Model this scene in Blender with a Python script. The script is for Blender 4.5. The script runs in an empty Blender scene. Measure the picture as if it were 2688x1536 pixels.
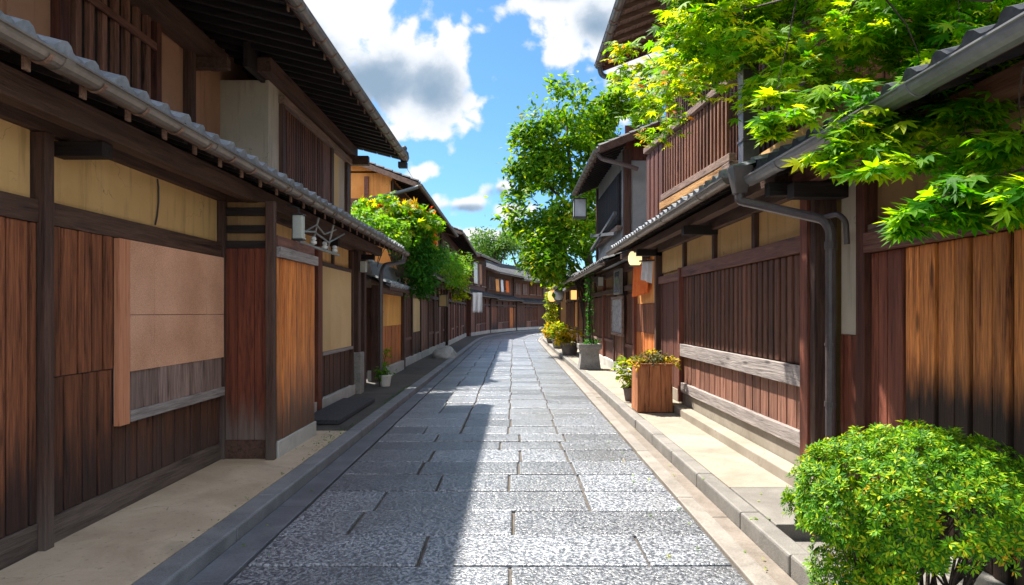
import bpy, bmesh, math, random
import numpy as np
from mathutils import Vector
from mathutils import noise as mnoise
random.seed(7)
rng = np.random.default_rng(11)
SC = bpy.context.scene
COL = SC.collection

# ------------------------------------------------------------------ camera
cam = bpy.data.cameras.new('camera')
cam.sensor_width = 36.0
cam.lens = 24.02
cam.shift_y = 0.0196
cam.shift_x = -0.0012
cam.clip_start = 0.05
cam.clip_end = 2000
co = bpy.data.objects.new('camera', cam)
co.location = (0, 0, 1.6)
co.rotation_euler = (math.pi / 2, 0, 0)
COL.objects.link(co)
SC.camera = co

# ------------------------------------------------------------------ light
SUN_DIR = Vector((-0.375, 0.50, 1.0)).normalized()       # towards the sun
SUN_EL = math.asin(SUN_DIR.z)
SUN_AZ = math.atan2(SUN_DIR.x, SUN_DIR.y)
sl = bpy.data.lights.new('sun', 'SUN')
sl.energy = 4.9
sl.angle = math.radians(1.0)
sl.color = (1.0, 0.93, 0.82)
so = bpy.data.objects.new('sun', sl)
so.rotation_euler = (-SUN_DIR).to_track_quat('-Z', 'Y').to_euler()
so.location = (-10, 12, 25)
COL.objects.link(so)

SC.view_settings.view_transform = 'Standard'
SC.view_settings.look = 'None'
SC.view_settings.gamma = 1.0
SC.view_settings.exposure = 1.5
SC.cycles.max_bounces = 8
SC.cycles.diffuse_bounces = 5
SC.cycles.transparent_max_bounces = 8
SC.cycles.use_denoising = True
SC.cycles.sample_clamp_indirect = 6.0


def V(px, py, Y):
    """a point in front of the street's viewpoint from measured photograph coordinates and a distance"""
    return Vector(((px - 1277) * Y / 1700.0, Y, 1.6 - (py - 778) * Y / 1700.0))


class NT:
    def __init__(self, tree):
        self.t = tree
        self.n = tree.nodes
        self.l = tree.links

    def __call__(self, typ, props=None, **ins):
        nd = self.n.new(typ)
        for k, v in (props or {}).items():
            setattr(nd, k, v)
        for k, v in ins.items():
            key = int(k[1:]) if k[0] == 'i' and k[1:].isdigit() else k.replace('_', ' ')
            s = nd.inputs[key]
            if hasattr(v, 'is_output'):
                self.l.new(v, s)
            else:
                s.default_value = v
        return nd

    def math(self, op, a, b=0.0, c=0.0, clamp=False):
        return self('ShaderNodeMath', {'operation': op, 'use_clamp': clamp}, i0=a, i1=b, i2=c).outputs[0]

    def mix(self, f, a, b, mode='MIX'):
        nd = self.n.new('ShaderNodeMix')
        nd.data_type = 'RGBA'
        nd.blend_type = mode
        for s, v in ((nd.inputs[0], f), (nd.inputs[6], a), (nd.inputs[7], b)):
            if hasattr(v, 'is_output'):
                self.l.new(v, s)
            else:
                s.default_value = v if not isinstance(v, tuple) else (v + (1,) if len(v) == 3 else v)
        return nd.outputs[2]

    def ramp(self, f, stops):
        nd = self.n.new('ShaderNodeValToRGB')
        el = nd.color_ramp.elements
        while len(el) < len(stops):
            el.new(0.5)
        for e, (p, c) in zip(el, stops):
            e.position = p
            e.color = (c + (1,)) if isinstance(c, tuple) else (c, c, c, 1)
        self.l.new(f, nd.inputs[0])
        return nd.outputs[0]

    def smooth(self, x, lo, hi):
        nd = self('ShaderNodeMapRange', {'interpolation_type': 'SMOOTHSTEP'}, i0=x, i1=lo, i2=hi, i3=0.0, i4=1.0)
        return nd.outputs[0]


# ------------------------------------------------------------------ sky with clouds
w = bpy.data.worlds.new('World')
SC.world = w
w.use_nodes = True
w.node_tree.nodes.clear()
N = NT(w.node_tree)
sky = N('ShaderNodeTexSky', {'sky_type': 'NISHITA', 'sun_disc': False, 'sun_elevation': SUN_EL,
                             'sun_rotation': SUN_AZ, 'air_density': 1.0, 'dust_density': 0.5, 'ozone_density': 1.6})
hs = N('ShaderNodeMix', {'data_type': 'RGBA', 'blend_type': 'MULTIPLY'}, i0=1.0, i6=sky.outputs[0], i7=(.46, .74, .98, 1))
tc = N('ShaderNodeTexCoord')
sep = N('ShaderNodeSeparateXYZ', i0=tc.outputs['Generated'])
yy = N.math('MAXIMUM', sep.outputs[1], 0.05)
cu = N.math('DIVIDE', sep.outputs[0], yy)
cv = N.math('DIVIDE', sep.outputs[2], yy)
cvec = N('ShaderNodeCombineXYZ', i0=cu, i1=cv, i2=0.37).outputs[0]
nzb = N('ShaderNodeTexNoise', {'noise_dimensions': '3D'}, Vector=cvec, Scale=13.0, Detail=10.0, Roughness=0.58, Distortion=0.2).outputs[0]
wv = N('ShaderNodeVectorMath', {'operation': 'ADD'}, i0=cvec, i1=N('ShaderNodeVectorMath', {'operation': 'MULTIPLY'}, i0=N('ShaderNodeTexNoise', Vector=cvec, Scale=14.0, Detail=5.0).outputs[1], i1=(.05, .05, 0.)).outputs[0]).outputs[0]
vb = N('ShaderNodeTexVoronoi', {'feature': 'SMOOTH_F1'}, Vector=wv, Scale=34.0, Smoothness=.35).outputs['Distance']
nz = N.math('ADD', N.math('MULTIPLY', nzb, .78), N.math('MULTIPLY', N.math('SUBTRACT', .95, vb), .22))
nz2 = N('ShaderNodeTexNoise', {'noise_dimensions': '3D'}, Vector=cvec, Scale=9.0, Detail=6.0, Roughness=0.55).outputs[0]
# cumulus banks: centre and half size as directions (east/north, up/north)
CL = [(-0.166, 0.360, 0.115, 0.105, 1.0), (-0.150, 0.305, 0.095, 0.072, 1.0), (-0.100, 0.345, 0.062, 0.095, 1.0), (-0.250, 0.43, 0.12, 0.10, 1.0), (-0.300, 0.36, 0.13, 0.16, 1.0), (-0.235, 0.470, 0.055, 0.040, .8),
      (0.060, 0.455, 0.085, 0.070, 1.0), (0.085, 0.395, 0.050, 0.050, .9), (0.120, 0.440, 0.090, 0.085, 1.0),
      (0.165, 0.40, 0.10, 0.12, .8),
      (-0.135, 0.208, 0.055, 0.026, .8), (-0.075, 0.160, 0.060, 0.021, .9), (-0.020, 0.185, 0.040, 0.028, .8),
      (0.005, 0.150, 0.05, 0.022, .8), (-0.02, 0.105, 0.13, 0.020, .75), (0.10, 0.13, 0.07, 0.06, .7),
      (-0.56, 0.50, 0.20, 0.16, 1.0), (0.62, 0.55, 0.25, 0.16, 1.0), (0.15, 0.30, 0.04, 0.05, .7)]
dens = None
for (x0, y0, ax, ay, g) in CL:
    dx = N.math('MULTIPLY', N.math('SUBTRACT', cu, x0), 1 / ax)
    dy = N.math('MULTIPLY', N.math('SUBTRACT', cv, y0), 1 / ay)
    r2 = N.math('ADD', N.math('MULTIPLY', dx, dx), N.math('MULTIPLY', dy, dy))
    e = N.math('MULTIPLY', N.math('SUBTRACT', 1.0, N.math('SQRT', r2)), g)
    dens = e if dens is None else N.math('SMOOTH_MAX', dens, e, 0.15)
dens = N.math('MAXIMUM', dens, -1.0)
dn = N.math('ADD', dens, N.math('MULTIPLY', N.math('SUBTRACT', nz, 0.52), 2.7))
front = N.smooth(sep.outputs[1], 0.03, 0.15)
# elsewhere: unseen broken bright cloud, added overhead and behind to fill the shade
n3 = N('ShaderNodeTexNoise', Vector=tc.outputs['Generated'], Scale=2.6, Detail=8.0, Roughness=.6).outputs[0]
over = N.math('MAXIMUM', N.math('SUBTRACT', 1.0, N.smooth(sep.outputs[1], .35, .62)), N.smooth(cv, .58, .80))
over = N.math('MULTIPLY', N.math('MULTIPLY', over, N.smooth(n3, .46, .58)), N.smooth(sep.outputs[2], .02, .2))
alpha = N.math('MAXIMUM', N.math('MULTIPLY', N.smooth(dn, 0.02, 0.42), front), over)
SH = [(-0.190, 0.335, 0.085, 0.065), (-0.120, 0.325, 0.060, 0.070), (-0.30, 0.33, .08, .10), (0.055, 0.470, 0.055, 0.030), (0.12, .42, .05, .04), (-0.075, 0.152, .045, .010), (-.02, .175, .025, .012)]
sd = None
for (x0, y0, ax, ay) in SH:
    dx = N.math('MULTIPLY', N.math('SUBTRACT', cu, x0), 1 / ax)
    dy = N.math('MULTIPLY', N.math('SUBTRACT', cv, y0), 1 / ay)
    e = N.math('SUBTRACT', 1.0, N.math('SQRT', N.math('ADD', N.math('MULTIPLY', dx, dx), N.math('MULTIPLY', dy, dy))))
    sd = e if sd is None else N.math('SMOOTH_MAX', sd, e, 0.15)
sd = N.math('MAXIMUM', sd, -1.0)
thick = N.math('ADD', sd, N.math('ADD', N.math('MULTIPLY', N.math('SUBTRACT', nz2, 0.5), 1.6), N.math('MULTIPLY', N.math('SUBTRACT', nzb, 0.5), 1.0)))
thick = N.math('MULTIPLY', N.smooth(thick, -.20, 1.0), N.math('SUBTRACT', 1.0, over))
ccol = N.ramp(thick, [(0.0, (1.0, 1.0, 1.0)), (0.30, (0.82, 0.87, 0.94)), (0.7, (0.46, 0.56, 0.68)), (1.0, (0.30, 0.42, 0.56))])
bg1 = N('ShaderNodeBackground', Color=hs.outputs[2], Strength=0.070)
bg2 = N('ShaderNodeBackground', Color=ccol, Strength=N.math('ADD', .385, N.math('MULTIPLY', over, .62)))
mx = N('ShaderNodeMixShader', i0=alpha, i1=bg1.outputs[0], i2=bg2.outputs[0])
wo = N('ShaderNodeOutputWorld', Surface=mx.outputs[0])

# ------------------------------------------------------------------ materials


def new_mat(name):
    m = bpy.data.materials.new(name)
    m.use_nodes = True
    m.node_tree.nodes.clear()
    n = NT(m.node_tree)
    g = n('ShaderNodeNewGeometry')
    b = n('ShaderNodeBsdfPrincipled')
    n('ShaderNodeOutputMaterial', Surface=b.outputs[0])
    return m, n, g, b


def setb(n, b, **k):
    for key, v in k.items():
        s = b.inputs[key.replace('_', ' ')]
        if hasattr(v, 'is_output'):
            n.l.new(v, s)
        else:
            s.default_value = v if not isinstance(v, tuple) else v + (1,)


def wood(name, dark, light, axis='Z', across=26, rough=.62, weather=None, bump=.35, tone=.5, knots=True, spec=.35, streak=None):
    m, n, g, b = new_mat(name)
    isl = g.outputs['Random Per Island']
    off = n.math('MULTIPLY', isl, 53.0)
    offv = n('ShaderNodeCombineXYZ', i0=off, i1=n.math('MULTIPLY', isl, 31.0), i2=n.math('MULTIPLY', isl, 17.0)).outputs[0]
    p = n('ShaderNodeVectorMath', {'operation': 'ADD'}, i0=g.outputs['Position'], i1=offv).outputs[0]
    s1 = [across] * 3
    s1['XYZ'.index(axis)] = across * 0.045
    pm = n('ShaderNodeVectorMath', {'operation': 'MULTIPLY'}, i0=p, i1=tuple(s1)).outputs[0]
    n1 = n('ShaderNodeTexNoise', Vector=pm, Scale=2.4, Detail=8.0, Roughness=.68, Distortion=.9).outputs[0]
    s2 = [11.0] * 3
    s2['XYZ'.index(axis)] = .8
    pm2 = n('ShaderNodeVectorMath', {'operation': 'MULTIPLY'}, i0=p, i1=tuple(s2)).outputs[0]
    n2 = n('ShaderNodeTexNoise', Vector=pm2, Scale=1.0, Detail=5.0, Roughness=.6, Distortion=1.6).outputs[0]
    chk = n('ShaderNodeTexNoise', Vector=pm, Scale=1.3, Detail=2.0, Roughness=.5, Distortion=.3).outputs[0]
    chk = n.math('SUBTRACT', 1.0, n.smooth(n.math('ABSOLUTE', n.math('SUBTRACT', chk, .5)), .006, .035))
    chk = n.math('MULTIPLY', chk, n.smooth(n2, .42, .62))
    f = n.math('SUBTRACT', n.math('ADD', n.math('MULTIPLY', n1, .60), n.math('MULTIPLY', n2, .55)), n.math('MULTIPLY', chk, .05))
    mid = tuple((a * .45 + c * .55) for a, c in zip(dark, light))
    c = n.ramp(f, [(.42, tuple(x * .5 for x in dark)), (.49, tuple(x * .6 + y * .4 for x, y in zip(dark, mid))), (.575, mid), (.70, light)])
    br = n.math('ADD', 1.0 - tone / 2, n.math('MULTIPLY', isl, tone))
    c = n.mix(1.0, c, n('ShaderNodeCombineColor', i0=br, i1=br, i2=br).outputs[0], 'MULTIPLY')
    if knots:
        s3 = [7.0] * 3
        s3['XYZ'.index(axis)] = 1.6
        pk = n('ShaderNodeVectorMath', {'operation': 'MULTIPLY'}, i0=p, i1=tuple(s3)).outputs[0]
        vk = n('ShaderNodeTexVoronoi', Vector=pk, Scale=.8).outputs['Distance']
        kf = n.math('MULTIPLY', n.math('SUBTRACT', 1.0, n.smooth(vk, .05, .15)), .75)
        c = n.mix(kf, c, tuple(x * .25 for x in dark))
    if weather:
        z0, z1, wc, amt = weather
        sep = n('ShaderNodeSeparateXYZ', i0=g.outputs['Position'])
        pw = n('ShaderNodeVectorMath', {'operation': 'MULTIPLY'}, i0=p, i1=(13.0, 13.0, 1.3)).outputs[0]
        nw = n('ShaderNodeTexNoise', Vector=pw, Scale=1.0, Detail=5.0, Roughness=.65).outputs[0]
        zz = n.math('ADD', sep.outputs[2], n.math('MULTIPLY', n.math('SUBTRACT', nw, .5), (z1 - z0) * 1.6))
        wf = n.math('MULTIPLY', n.math('SUBTRACT', 1.0, n.smooth(zz, z0, z1)), amt)
        wcol = n.mix(n2, tuple(x * .5 for x in wc), tuple(min(1, x * 1.35) for x in wc))
        c = n.mix(wf, c, wcol)
    setb(n, b, Base_Color=c, Roughness=n.math('ADD', rough - .12, n.math('MULTIPLY', n1, .25)), Specular_IOR_Level=spec)
    bp = n('ShaderNodeBump', Strength=min(1, bump * 1.7), Distance=.02, Height=f)
    setb(n, b, Normal=bp.outputs[0])
    return m


def mottled(name, c1, c2, scale=3.0, rough=.8, bump=.15, bscale=60.0, metal=0.0, spec=.3, fine=.35, dist=.006, streak=0.0):
    m, n, g, b = new_mat(name)
    p = g.outputs['Position']
    a = n('ShaderNodeTexNoise', Vector=p, Scale=scale, Detail=7.0, Roughness=.6, Distortion=.4).outputs[0]
    f = n('ShaderNodeTexNoise', Vector=p, Scale=bscale, Detail=4.0, Roughness=.6).outputs[0]
    mixf = n.math('ADD', n.math('MULTIPLY', a, 1 - fine), n.math('MULTIPLY', f, fine))
    c = n.ramp(mixf, [(.33, c1), (.67, c2)])
    if streak:
        q = n('ShaderNodeVectorMath', {'operation': 'MULTIPLY'}, i0=p, i1=(9.0, 9.0, .9)).outputs[0]
        st = n('ShaderNodeTexNoise', Vector=q, Scale=1.0, Detail=6.0, Roughness=.65).outputs[0]
        cr = n('ShaderNodeTexVoronoi', {'feature': 'DISTANCE_TO_EDGE'}, Vector=n('ShaderNodeVectorMath', {'operation': 'ADD'}, i0=p, i1=n('ShaderNodeTexNoise', Vector=p, Scale=3.0, Detail=4.0).outputs[1]).outputs[0], Scale=1.1).outputs['Distance']
        crk = n.math('MULTIPLY', n.math('SUBTRACT', 1.0, n.smooth(cr, .001, .006)), n.smooth(a, .5, .62))
        c = n.mix(n.math('MAXIMUM', n.math('MULTIPLY', n.smooth(st, .50, .70), streak), n.math('MULTIPLY', crk, streak * 1.6)), c, tuple(x * .38 for x in c1))
    isl = g.outputs['Random Per Island']
    br = n.math('ADD', .9, n.math('MULTIPLY', isl, .2))
    c = n.mix(1.0, c, n('ShaderNodeCombineColor', i0=br, i1=br, i2=br).outputs[0], 'MULTIPLY')
    bp = n('ShaderNodeBump', Strength=bump, Distance=dist, Height=f)
    setb(n, b, Base_Color=c, Roughness=rough, Metallic=metal, Specular_IOR_Level=spec, Normal=bp.outputs[0])
    return m


def leafmat(name, stops, trans=.5, rough=.45, vary=.6):
    m = bpy.data.materials.new(name)
    m.use_nodes = True
    m.node_tree.nodes.clear()
    n = NT(m.node_tree)
    g = n('ShaderNodeNewGeometry')
    a = n('ShaderNodeTexNoise', Vector=g.outputs['Position'], Scale=2.6, Detail=3.0).outputs[0]
    f = n.math('ADD', n.math('MULTIPLY', g.outputs['Random Per Island'], vary), n.math('MULTIPLY', n.smooth(a, .3, .7), 1 - vary))
    c = n.ramp(f, stops)
    b = n('ShaderNodeBsdfPrincipled', Roughness=rough + .12, Specular_IOR_Level=.16)
    n.l.new(c, b.inputs['Base Color'])
    tcol = n.mix(1.0, c, (2.3, 1.9, .6), 'MULTIPLY')
    t = n('ShaderNodeBsdfTranslucent', Color=tcol)
    s = n('ShaderNodeMixShader', i0=trans, i1=b.outputs[0], i2=t.outputs[0])
    n('ShaderNodeOutputMaterial', Surface=s.outputs[0])
    return m


def emit(name, col, strength):
    m, n, g, b = new_mat(name)
    setb(n, b, Base_Color=col, Roughness=.5, Emission_Color=col, Emission_Strength=strength)
    return m


def paving(name):
    m, n, g, b = new_mat(name)
    p = g.outputs['Position']
    isl = g.outputs['Random Per Island']
    off = n('ShaderNodeCombineXYZ', i0=n.math('MULTIPLY', isl, 40.0), i1=n.math('MULTIPLY', isl, 23.0), i2=0.0).outputs[0]
    q = n('ShaderNodeVectorMath', {'operation': 'ADD'}, i0=p, i1=off).outputs[0]
    chip = n('ShaderNodeTexNoise', Vector=q, Scale=36.0, Detail=4.0, Roughness=.55, Distortion=.9).outputs[0]
    vor = n('ShaderNodeTexVoronoi', {'feature': 'SMOOTH_F1'}, Vector=q, Scale=44.0, Smoothness=.4).outputs['Distance']
    big = n('ShaderNodeTexNoise', Vector=q, Scale=2.2, Detail=5.0, Roughness=.6).outputs[0]
    h = n.math('ADD', n.math('MULTIPLY', chip, .8), n.math('MULTIPLY', n.math('SUBTRACT', .8, vor), .35))
    c = n.ramp(h, [(.43, (.048, .056, .072)), (.53, (.175, .192, .222)), (.67, (.34, .355, .385))])
    stn = n('ShaderNodeTexNoise', Vector=p, Scale=.75, Detail=6.0, Roughness=.65, Distortion=.8).outputs[0]
    c = n.mix(n.math('MULTIPLY', n.smooth(stn, .46, .66), .45), c, (.085, .086, .088))
    br = n.math('ADD', .50, n.math('ADD', n.math('MULTIPLY', isl, .70), n.math('MULTIPLY', big, .55)))
    c = n.mix(1.0, c, n('ShaderNodeCombineColor', i0=br, i1=br, i2=br).outputs[0], 'MULTIPLY')
    bp = n('ShaderNodeBump', Strength=.62, Distance=.022, Height=h)
    setb(n, b, Base_Color=c, Roughness=n.math('SUBTRACT', .48, n.math('MULTIPLY', h, .34)), Specular_IOR_Level=.9, Normal=bp.outputs[0])
    return m


def concrete(name, c1, c2, stain):
    m, n, g, b = new_mat(name)
    p = g.outputs['Position']
    a = n('ShaderNodeTexNoise', Vector=p, Scale=1.6, Detail=8.0, Roughness=.62, Distortion=.6).outputs[0]
    f = n('ShaderNodeTexNoise', Vector=p, Scale=110.0, Detail=3.0, Roughness=.6).outputs[0]
    c = n.ramp(n.math('ADD', n.math('MULTIPLY', a, .75), n.math('MULTIPLY', f, .25)), [(.34, c1), (.66, c2)])
    s = n('ShaderNodeTexNoise', Vector=p, Scale=.9, Detail=6.0, Roughness=.7, Distortion=1.0).outputs[0]
    c = n.mix(n.math('MULTIPLY', n.smooth(s, .52, .72), .6), c, stain)
    cr = n('ShaderNodeTexVoronoi', {'feature': 'DISTANCE_TO_EDGE'}, Vector=n('ShaderNodeVectorMath', {'operation': 'ADD'}, i0=p, i1=n('ShaderNodeTexNoise', Vector=p, Scale=2.5, Detail=5.0).outputs[1]).outputs[0], Scale=.7).outputs['Distance']
    crk = n.math('MULTIPLY', n.math('SUBTRACT', 1.0, n.smooth(cr, .001, .006)), n.smooth(a, .48, .58))
    spk = n('ShaderNodeTexNoise', Vector=p, Scale=22.0, Detail=3.0, Roughness=.6).outputs[0]
    c = n.mix(n.math('MAXIMUM', n.math('MULTIPLY', crk, .6), n.math('MULTIPLY', n.smooth(spk, .60, .72), .35)), c, tuple(x * .35 for x in stain))
    bp = n('ShaderNodeBump', Strength=.25, Distance=.004, Height=f)
    setb(n, b, Base_Color=c, Roughness=.78, Specular_IOR_Level=.3, Normal=bp.outputs[0])
    return m


def fabric(name, c1, c2):
    m, n, g, b = new_mat(name)
    p = g.outputs['Position']
    q = n('ShaderNodeVectorMath', {'operation': 'MULTIPLY'}, i0=p, i1=(60.0, 60.0, 160.0)).outputs[0]
    f = n('ShaderNodeTexNoise', Vector=q, Scale=1.0, Detail=4.0, Roughness=.7).outputs[0]
    a = n('ShaderNodeTexNoise', Vector=p, Scale=2.0, Detail=5.0).outputs[0]
    c = n.ramp(n.math('ADD', n.math('MULTIPLY', f, .6), n.math('MULTIPLY', a, .4)), [(.36, c1), (.64, c2)])
    bp = n('ShaderNodeBump', Strength=.3, Distance=.004, Height=f)
    setb(n, b, Base_Color=c, Roughness=.9, Specular_IOR_Level=.1, Normal=bp.outputs[0])
    return m


def smudged(name):
    m, n, g, b = new_mat(name)
    q = n('ShaderNodeVectorMath', {'operation': 'MULTIPLY'}, i0=g.outputs['Position'], i1=(5.0, 5.0, 7.0)).outputs[0]
    f = n('ShaderNodeTexNoise', Vector=q, Scale=1.0, Detail=6.0, Roughness=.7, Distortion=2.0).outputs[0]
    c = n.ramp(f, [(.40, (.16, .15, .17)), (.52, (.36, .35, .36)), (.7, (.46, .45, .45))])
    setb(n, b, Base_Color=c, Roughness=.55)
    return m


M = {}
M['plank_brown'] = wood('plank_brown', (.060, .016, .006), (.33, .110, .045), weather=(.30, 1.25, (.028, .017, .016), .93), tone=.75)
M['plank_dark'] = wood('plank_dark', (.030, .010, .005), (.15, .055, .028), weather=(.2, .85, (.055, .042, .038), .75))
M['plank_box'] = wood('plank_box', (.050, .011, .006), (.22, .055, .024), weather=(.25, .80, (.17, .135, .115), .92))
M['plank_honey'] = wood('plank_honey', (.26, .040, .006), (.95, .330, .060), weather=(.35, 1.15, (.085, .050, .036), .92), spec=.5, rough=.5, knots=False)
M['panel_honey'] = wood('panel_honey', (.70, .26, .035), (.98, .52, .11), weather=None, knots=False, spec=.4)
M['plank_gold'] = wood('plank_gold', (.20, .044, .009), (.92, .33, .09), across=30, weather=(1.0, 1.36, (.013, .008, .006), .97), tone=.65)
M['plank_orange'] = wood('plank_orange', (.26, .055, .010), (.74, .24, .05), knots=False, weather=(.2, .7, (.11, .06, .035), .7))
M['plank_grey'] = wood('plank_grey', (.085, .050, .042), (.36, .25, .215), bump=.3)
M['lattice'] = wood('lattice', (.034, .011, .006), (.185, .072, .040), across=34, tone=.8, knots=False)
M['board_red'] = wood('board_red', (.075, .026, .016), (.32, .150, .100), across=26, tone=.6)
M['panel_red'] = wood('panel_red', (.042, .011, .008), (.155, .052, .032), knots=False)
M['beam_v'] = wood('beam_v', (.035, .017, .012), (.125, .062, .044), tone=.25, knots=False, weather=(.05, .7, (.12, .10, .088), .7))
M['beam'] = wood('beam', (.038, .019, .013), (.135, .070, .049), axis='Y', tone=.25, knots=False)
M['beam_red'] = wood('beam_red', (.075, .024, .016), (.24, .105, .075), axis='Y', tone=.25, knots=False)
M['post_red'] = wood('post_red', (.085, .022, .013), (.28, .085, .048), tone=.3, knots=False)
M['rail_grey'] = wood('rail_grey', (.16, .135, .130), (.42, .37, .35), axis='Y', tone=.2, bump=.5)
M['sill'] = wood('sill', (.045, .032, .028), (.15, .115, .098), axis='Y', tone=.3, knots=False)
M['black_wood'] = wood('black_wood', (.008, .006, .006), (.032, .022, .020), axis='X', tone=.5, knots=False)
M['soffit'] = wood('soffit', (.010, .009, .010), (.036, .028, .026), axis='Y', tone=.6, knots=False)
M['rafter_end'] = wood('rafter_end', (.11, .055, .036), (.30, .18, .125), axis='X', tone=.5, knots=False)
M['rail_wood'] = wood('rail_wood', (.10, .060, .046), (.34, .225, .175), axis='Y', tone=.3)
M['gold_trim'] = wood('gold_trim', (.28, .12, .03), (.62, .34, .12), axis='Y', tone=.3, knots=False)
M['plaster_tan'] = mottled('plaster_tan', (.58, .340, .130), (.72, .450, .195), scale=1.6, bump=.2, bscale=140, fine=.2, streak=.38)
M['plaster_pink'] = mottled('plaster_pink', (.33, .165, .095), (.46, .25, .155), scale=1.4, bump=.2, bscale=140, fine=.2, streak=.38)
M['plaster_grey'] = mottled('plaster_grey', (.40, .335, .255), (.55, .475, .375), scale=1.2, bump=.2, bscale=120, fine=.2, streak=.38)
M['plaster_blue'] = mottled('plaster_blue', (.26, .275, .29), (.42, .44, .455), scale=1.6, bump=.25, bscale=60, fine=.3, streak=.38)
M['plaster_orange'] = mottled('plaster_orange', (.66, .26, .065), (.82, .39, .125), scale=1.4, bump=.2, bscale=90, fine=.2, streak=.38)
M['plaster_brown'] = mottled('plaster_brown', (.24, .140, .060), (.34, .205, .095), scale=1.4, bump=.2, bscale=120, fine=.2, streak=.38)
M['panel_cream'] = mottled('panel_cream', (.60, .41, .19), (.72, .52, .27), scale=1.2, bump=.1, bscale=120, fine=.15)
M['screen'] = fabric('screen', (.50, .245, .145), (.86, .48, .32))
M['screen_frame'] = wood('screen_frame', (.50, .18, .085), (.70, .31, .17), tone=.2, knots=False, bump=.1)
M['tile'] = mottled('tile', (.115, .135, .165), (.30, .335, .385), scale=7, rough=.42, bump=.2, bscale=40, spec=.6)
M['tile_dark'] = mottled('tile_dark', (.022, .025, .031), (.070, .078, .09), scale=7, rough=.6, bump=.2, bscale=40, spec=.25)
M['gutter'] = mottled('gutter', (.115, .092, .076), (.235, .195, .165), scale=2.2, rough=.42, bump=.12, bscale=25, spec=.55, metal=.25)
M['pipe'] = mottled('pipe', (.055, .042, .044), (.12, .098, .098), scale=3, rough=.38, bump=.1, bscale=30, spec=.6)
M['pipe_blue'] = mottled('pipe_blue', (.04, .055, .065), (.10, .13, .15), scale=3, rough=.4, bump=.1, bscale=30, spec=.6)
M['iron'] = mottled('iron', (.02, .02, .022), (.06, .06, .065), scale=5, rough=.5, bump=.1, spec=.5)
M['steel'] = mottled('steel', (.25, .24, .23), (.48, .46, .44), scale=5, rough=.35, bump=.1, metal=.6)
M['stone'] = mottled('stone', (.16, .155, .145), (.40, .385, .36), scale=5, rough=.8, bump=.5, bscale=45, fine=.5, dist=.012)
M['stone_grey'] = mottled('stone_grey', (.20, .21, .21), (.42, .43, .43), scale=4, rough=.75, bump=.4, bscale=50, fine=.45, dist=.01)
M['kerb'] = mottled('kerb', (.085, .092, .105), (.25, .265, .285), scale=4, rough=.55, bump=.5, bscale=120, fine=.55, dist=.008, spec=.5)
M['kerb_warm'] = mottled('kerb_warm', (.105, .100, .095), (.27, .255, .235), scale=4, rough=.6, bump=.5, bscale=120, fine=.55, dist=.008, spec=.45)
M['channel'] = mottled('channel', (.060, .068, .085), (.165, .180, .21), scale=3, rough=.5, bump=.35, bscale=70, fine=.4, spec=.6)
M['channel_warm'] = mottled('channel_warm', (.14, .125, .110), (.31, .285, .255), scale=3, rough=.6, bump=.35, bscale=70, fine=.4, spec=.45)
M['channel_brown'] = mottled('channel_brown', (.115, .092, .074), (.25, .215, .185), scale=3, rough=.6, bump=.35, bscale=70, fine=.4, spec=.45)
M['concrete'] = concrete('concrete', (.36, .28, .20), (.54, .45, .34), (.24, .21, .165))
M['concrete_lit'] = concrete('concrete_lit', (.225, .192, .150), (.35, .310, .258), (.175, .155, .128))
M['concrete_base'] = concrete('concrete_base', (.36, .36, .34), (.55, .545, .52), (.24, .235, .22))
M['asphalt'] = mottled('asphalt', (.040, .036, .032), (.105, .097, .090), scale=3, rough=.8, bump=.5, bscale=160, fine=.5)
M['granite_dark'] = mottled('granite_dark', (.105, .098, .09), (.26, .245, .225), scale=3, rough=.65, bump=.5, bscale=110, fine=.5)
M['mortar'] = mottled('mortar', (.060, .050, .042), (.14, .12, .10), scale=8, rough=.9, bump=.3, bscale=90)
M['ground'] = mottled('ground', (.13, .11, .085), (.24, .205, .165), scale=.8, rough=.9, bump=.3, bscale=30)
M['paving'] = paving('paving')
M['mat'] = mottled('mat', (.004, .004, .006), (.16, .16, .18), scale=45, rough=.85, bump=1.0, bscale=120, fine=.6, dist=.03)
M['white_cloth'] = mottled('white_cloth', (.62, .62, .66), (.82, .82, .84), scale=6, rough=.85, bump=.1)
M['red_cloth'] = mottled('red_cloth', (.62, .10, .018), (.80, .20, .04), scale=4, rough=.85, bump=.1)
M['white_paint'] = mottled('white_paint', (.55, .55, .53), (.75, .75, .72), scale=4, rough=.45, bump=.05)
M['lamp_grey'] = mottled('lamp_grey', (.40, .42, .38), (.55, .57, .52), scale=4, rough=.4, bump=.05)
M['board_paper'] = smudged('board_paper')
M['glass_blue'] = mottled('glass_blue', (.05, .075, .10), (.20, .25, .30), scale=3, rough=.12, bump=.02, spec=.8)
M['terracotta'] = mottled('terracotta', (.10, .085, .075), (.24, .20, .175), scale=5, rough=.8, bump=.3)
M['gutter_grey'] = mottled('gutter_grey', (.13, .13, .135), (.25, .25, .26), scale=2.2, rough=.45, bump=.1, bscale=25, spec=.5, metal=.2)
M['dark_iron_wood'] = mottled('dark_iron_wood', (.05, .055, .065), (.11, .115, .13), scale=4, rough=.6)
M['amber'] = emit('amber', (1.0, .52, .16), .5)
M['amber_pale'] = emit('amber_pale', (1.0, .80, .42), .42)
M['milk'] = mottled('milk', (.55, .58, .62), (.72, .75, .80), scale=3, rough=.3, bump=.02)
M['planter_wood'] = wood('planter_wood', (.22, .068, .022), (.52, .205, .085), tone=.25, bump=.4)
M['soil'] = mottled('soil', (.02, .015, .01), (.06, .045, .03), scale=20, rough=.95, bump=.8)
M['bark'] = mottled('bark', (.030, .020, .013), (.105, .078, .055), scale=9, rough=.85, bump=.8, bscale=35, dist=.02)
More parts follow.
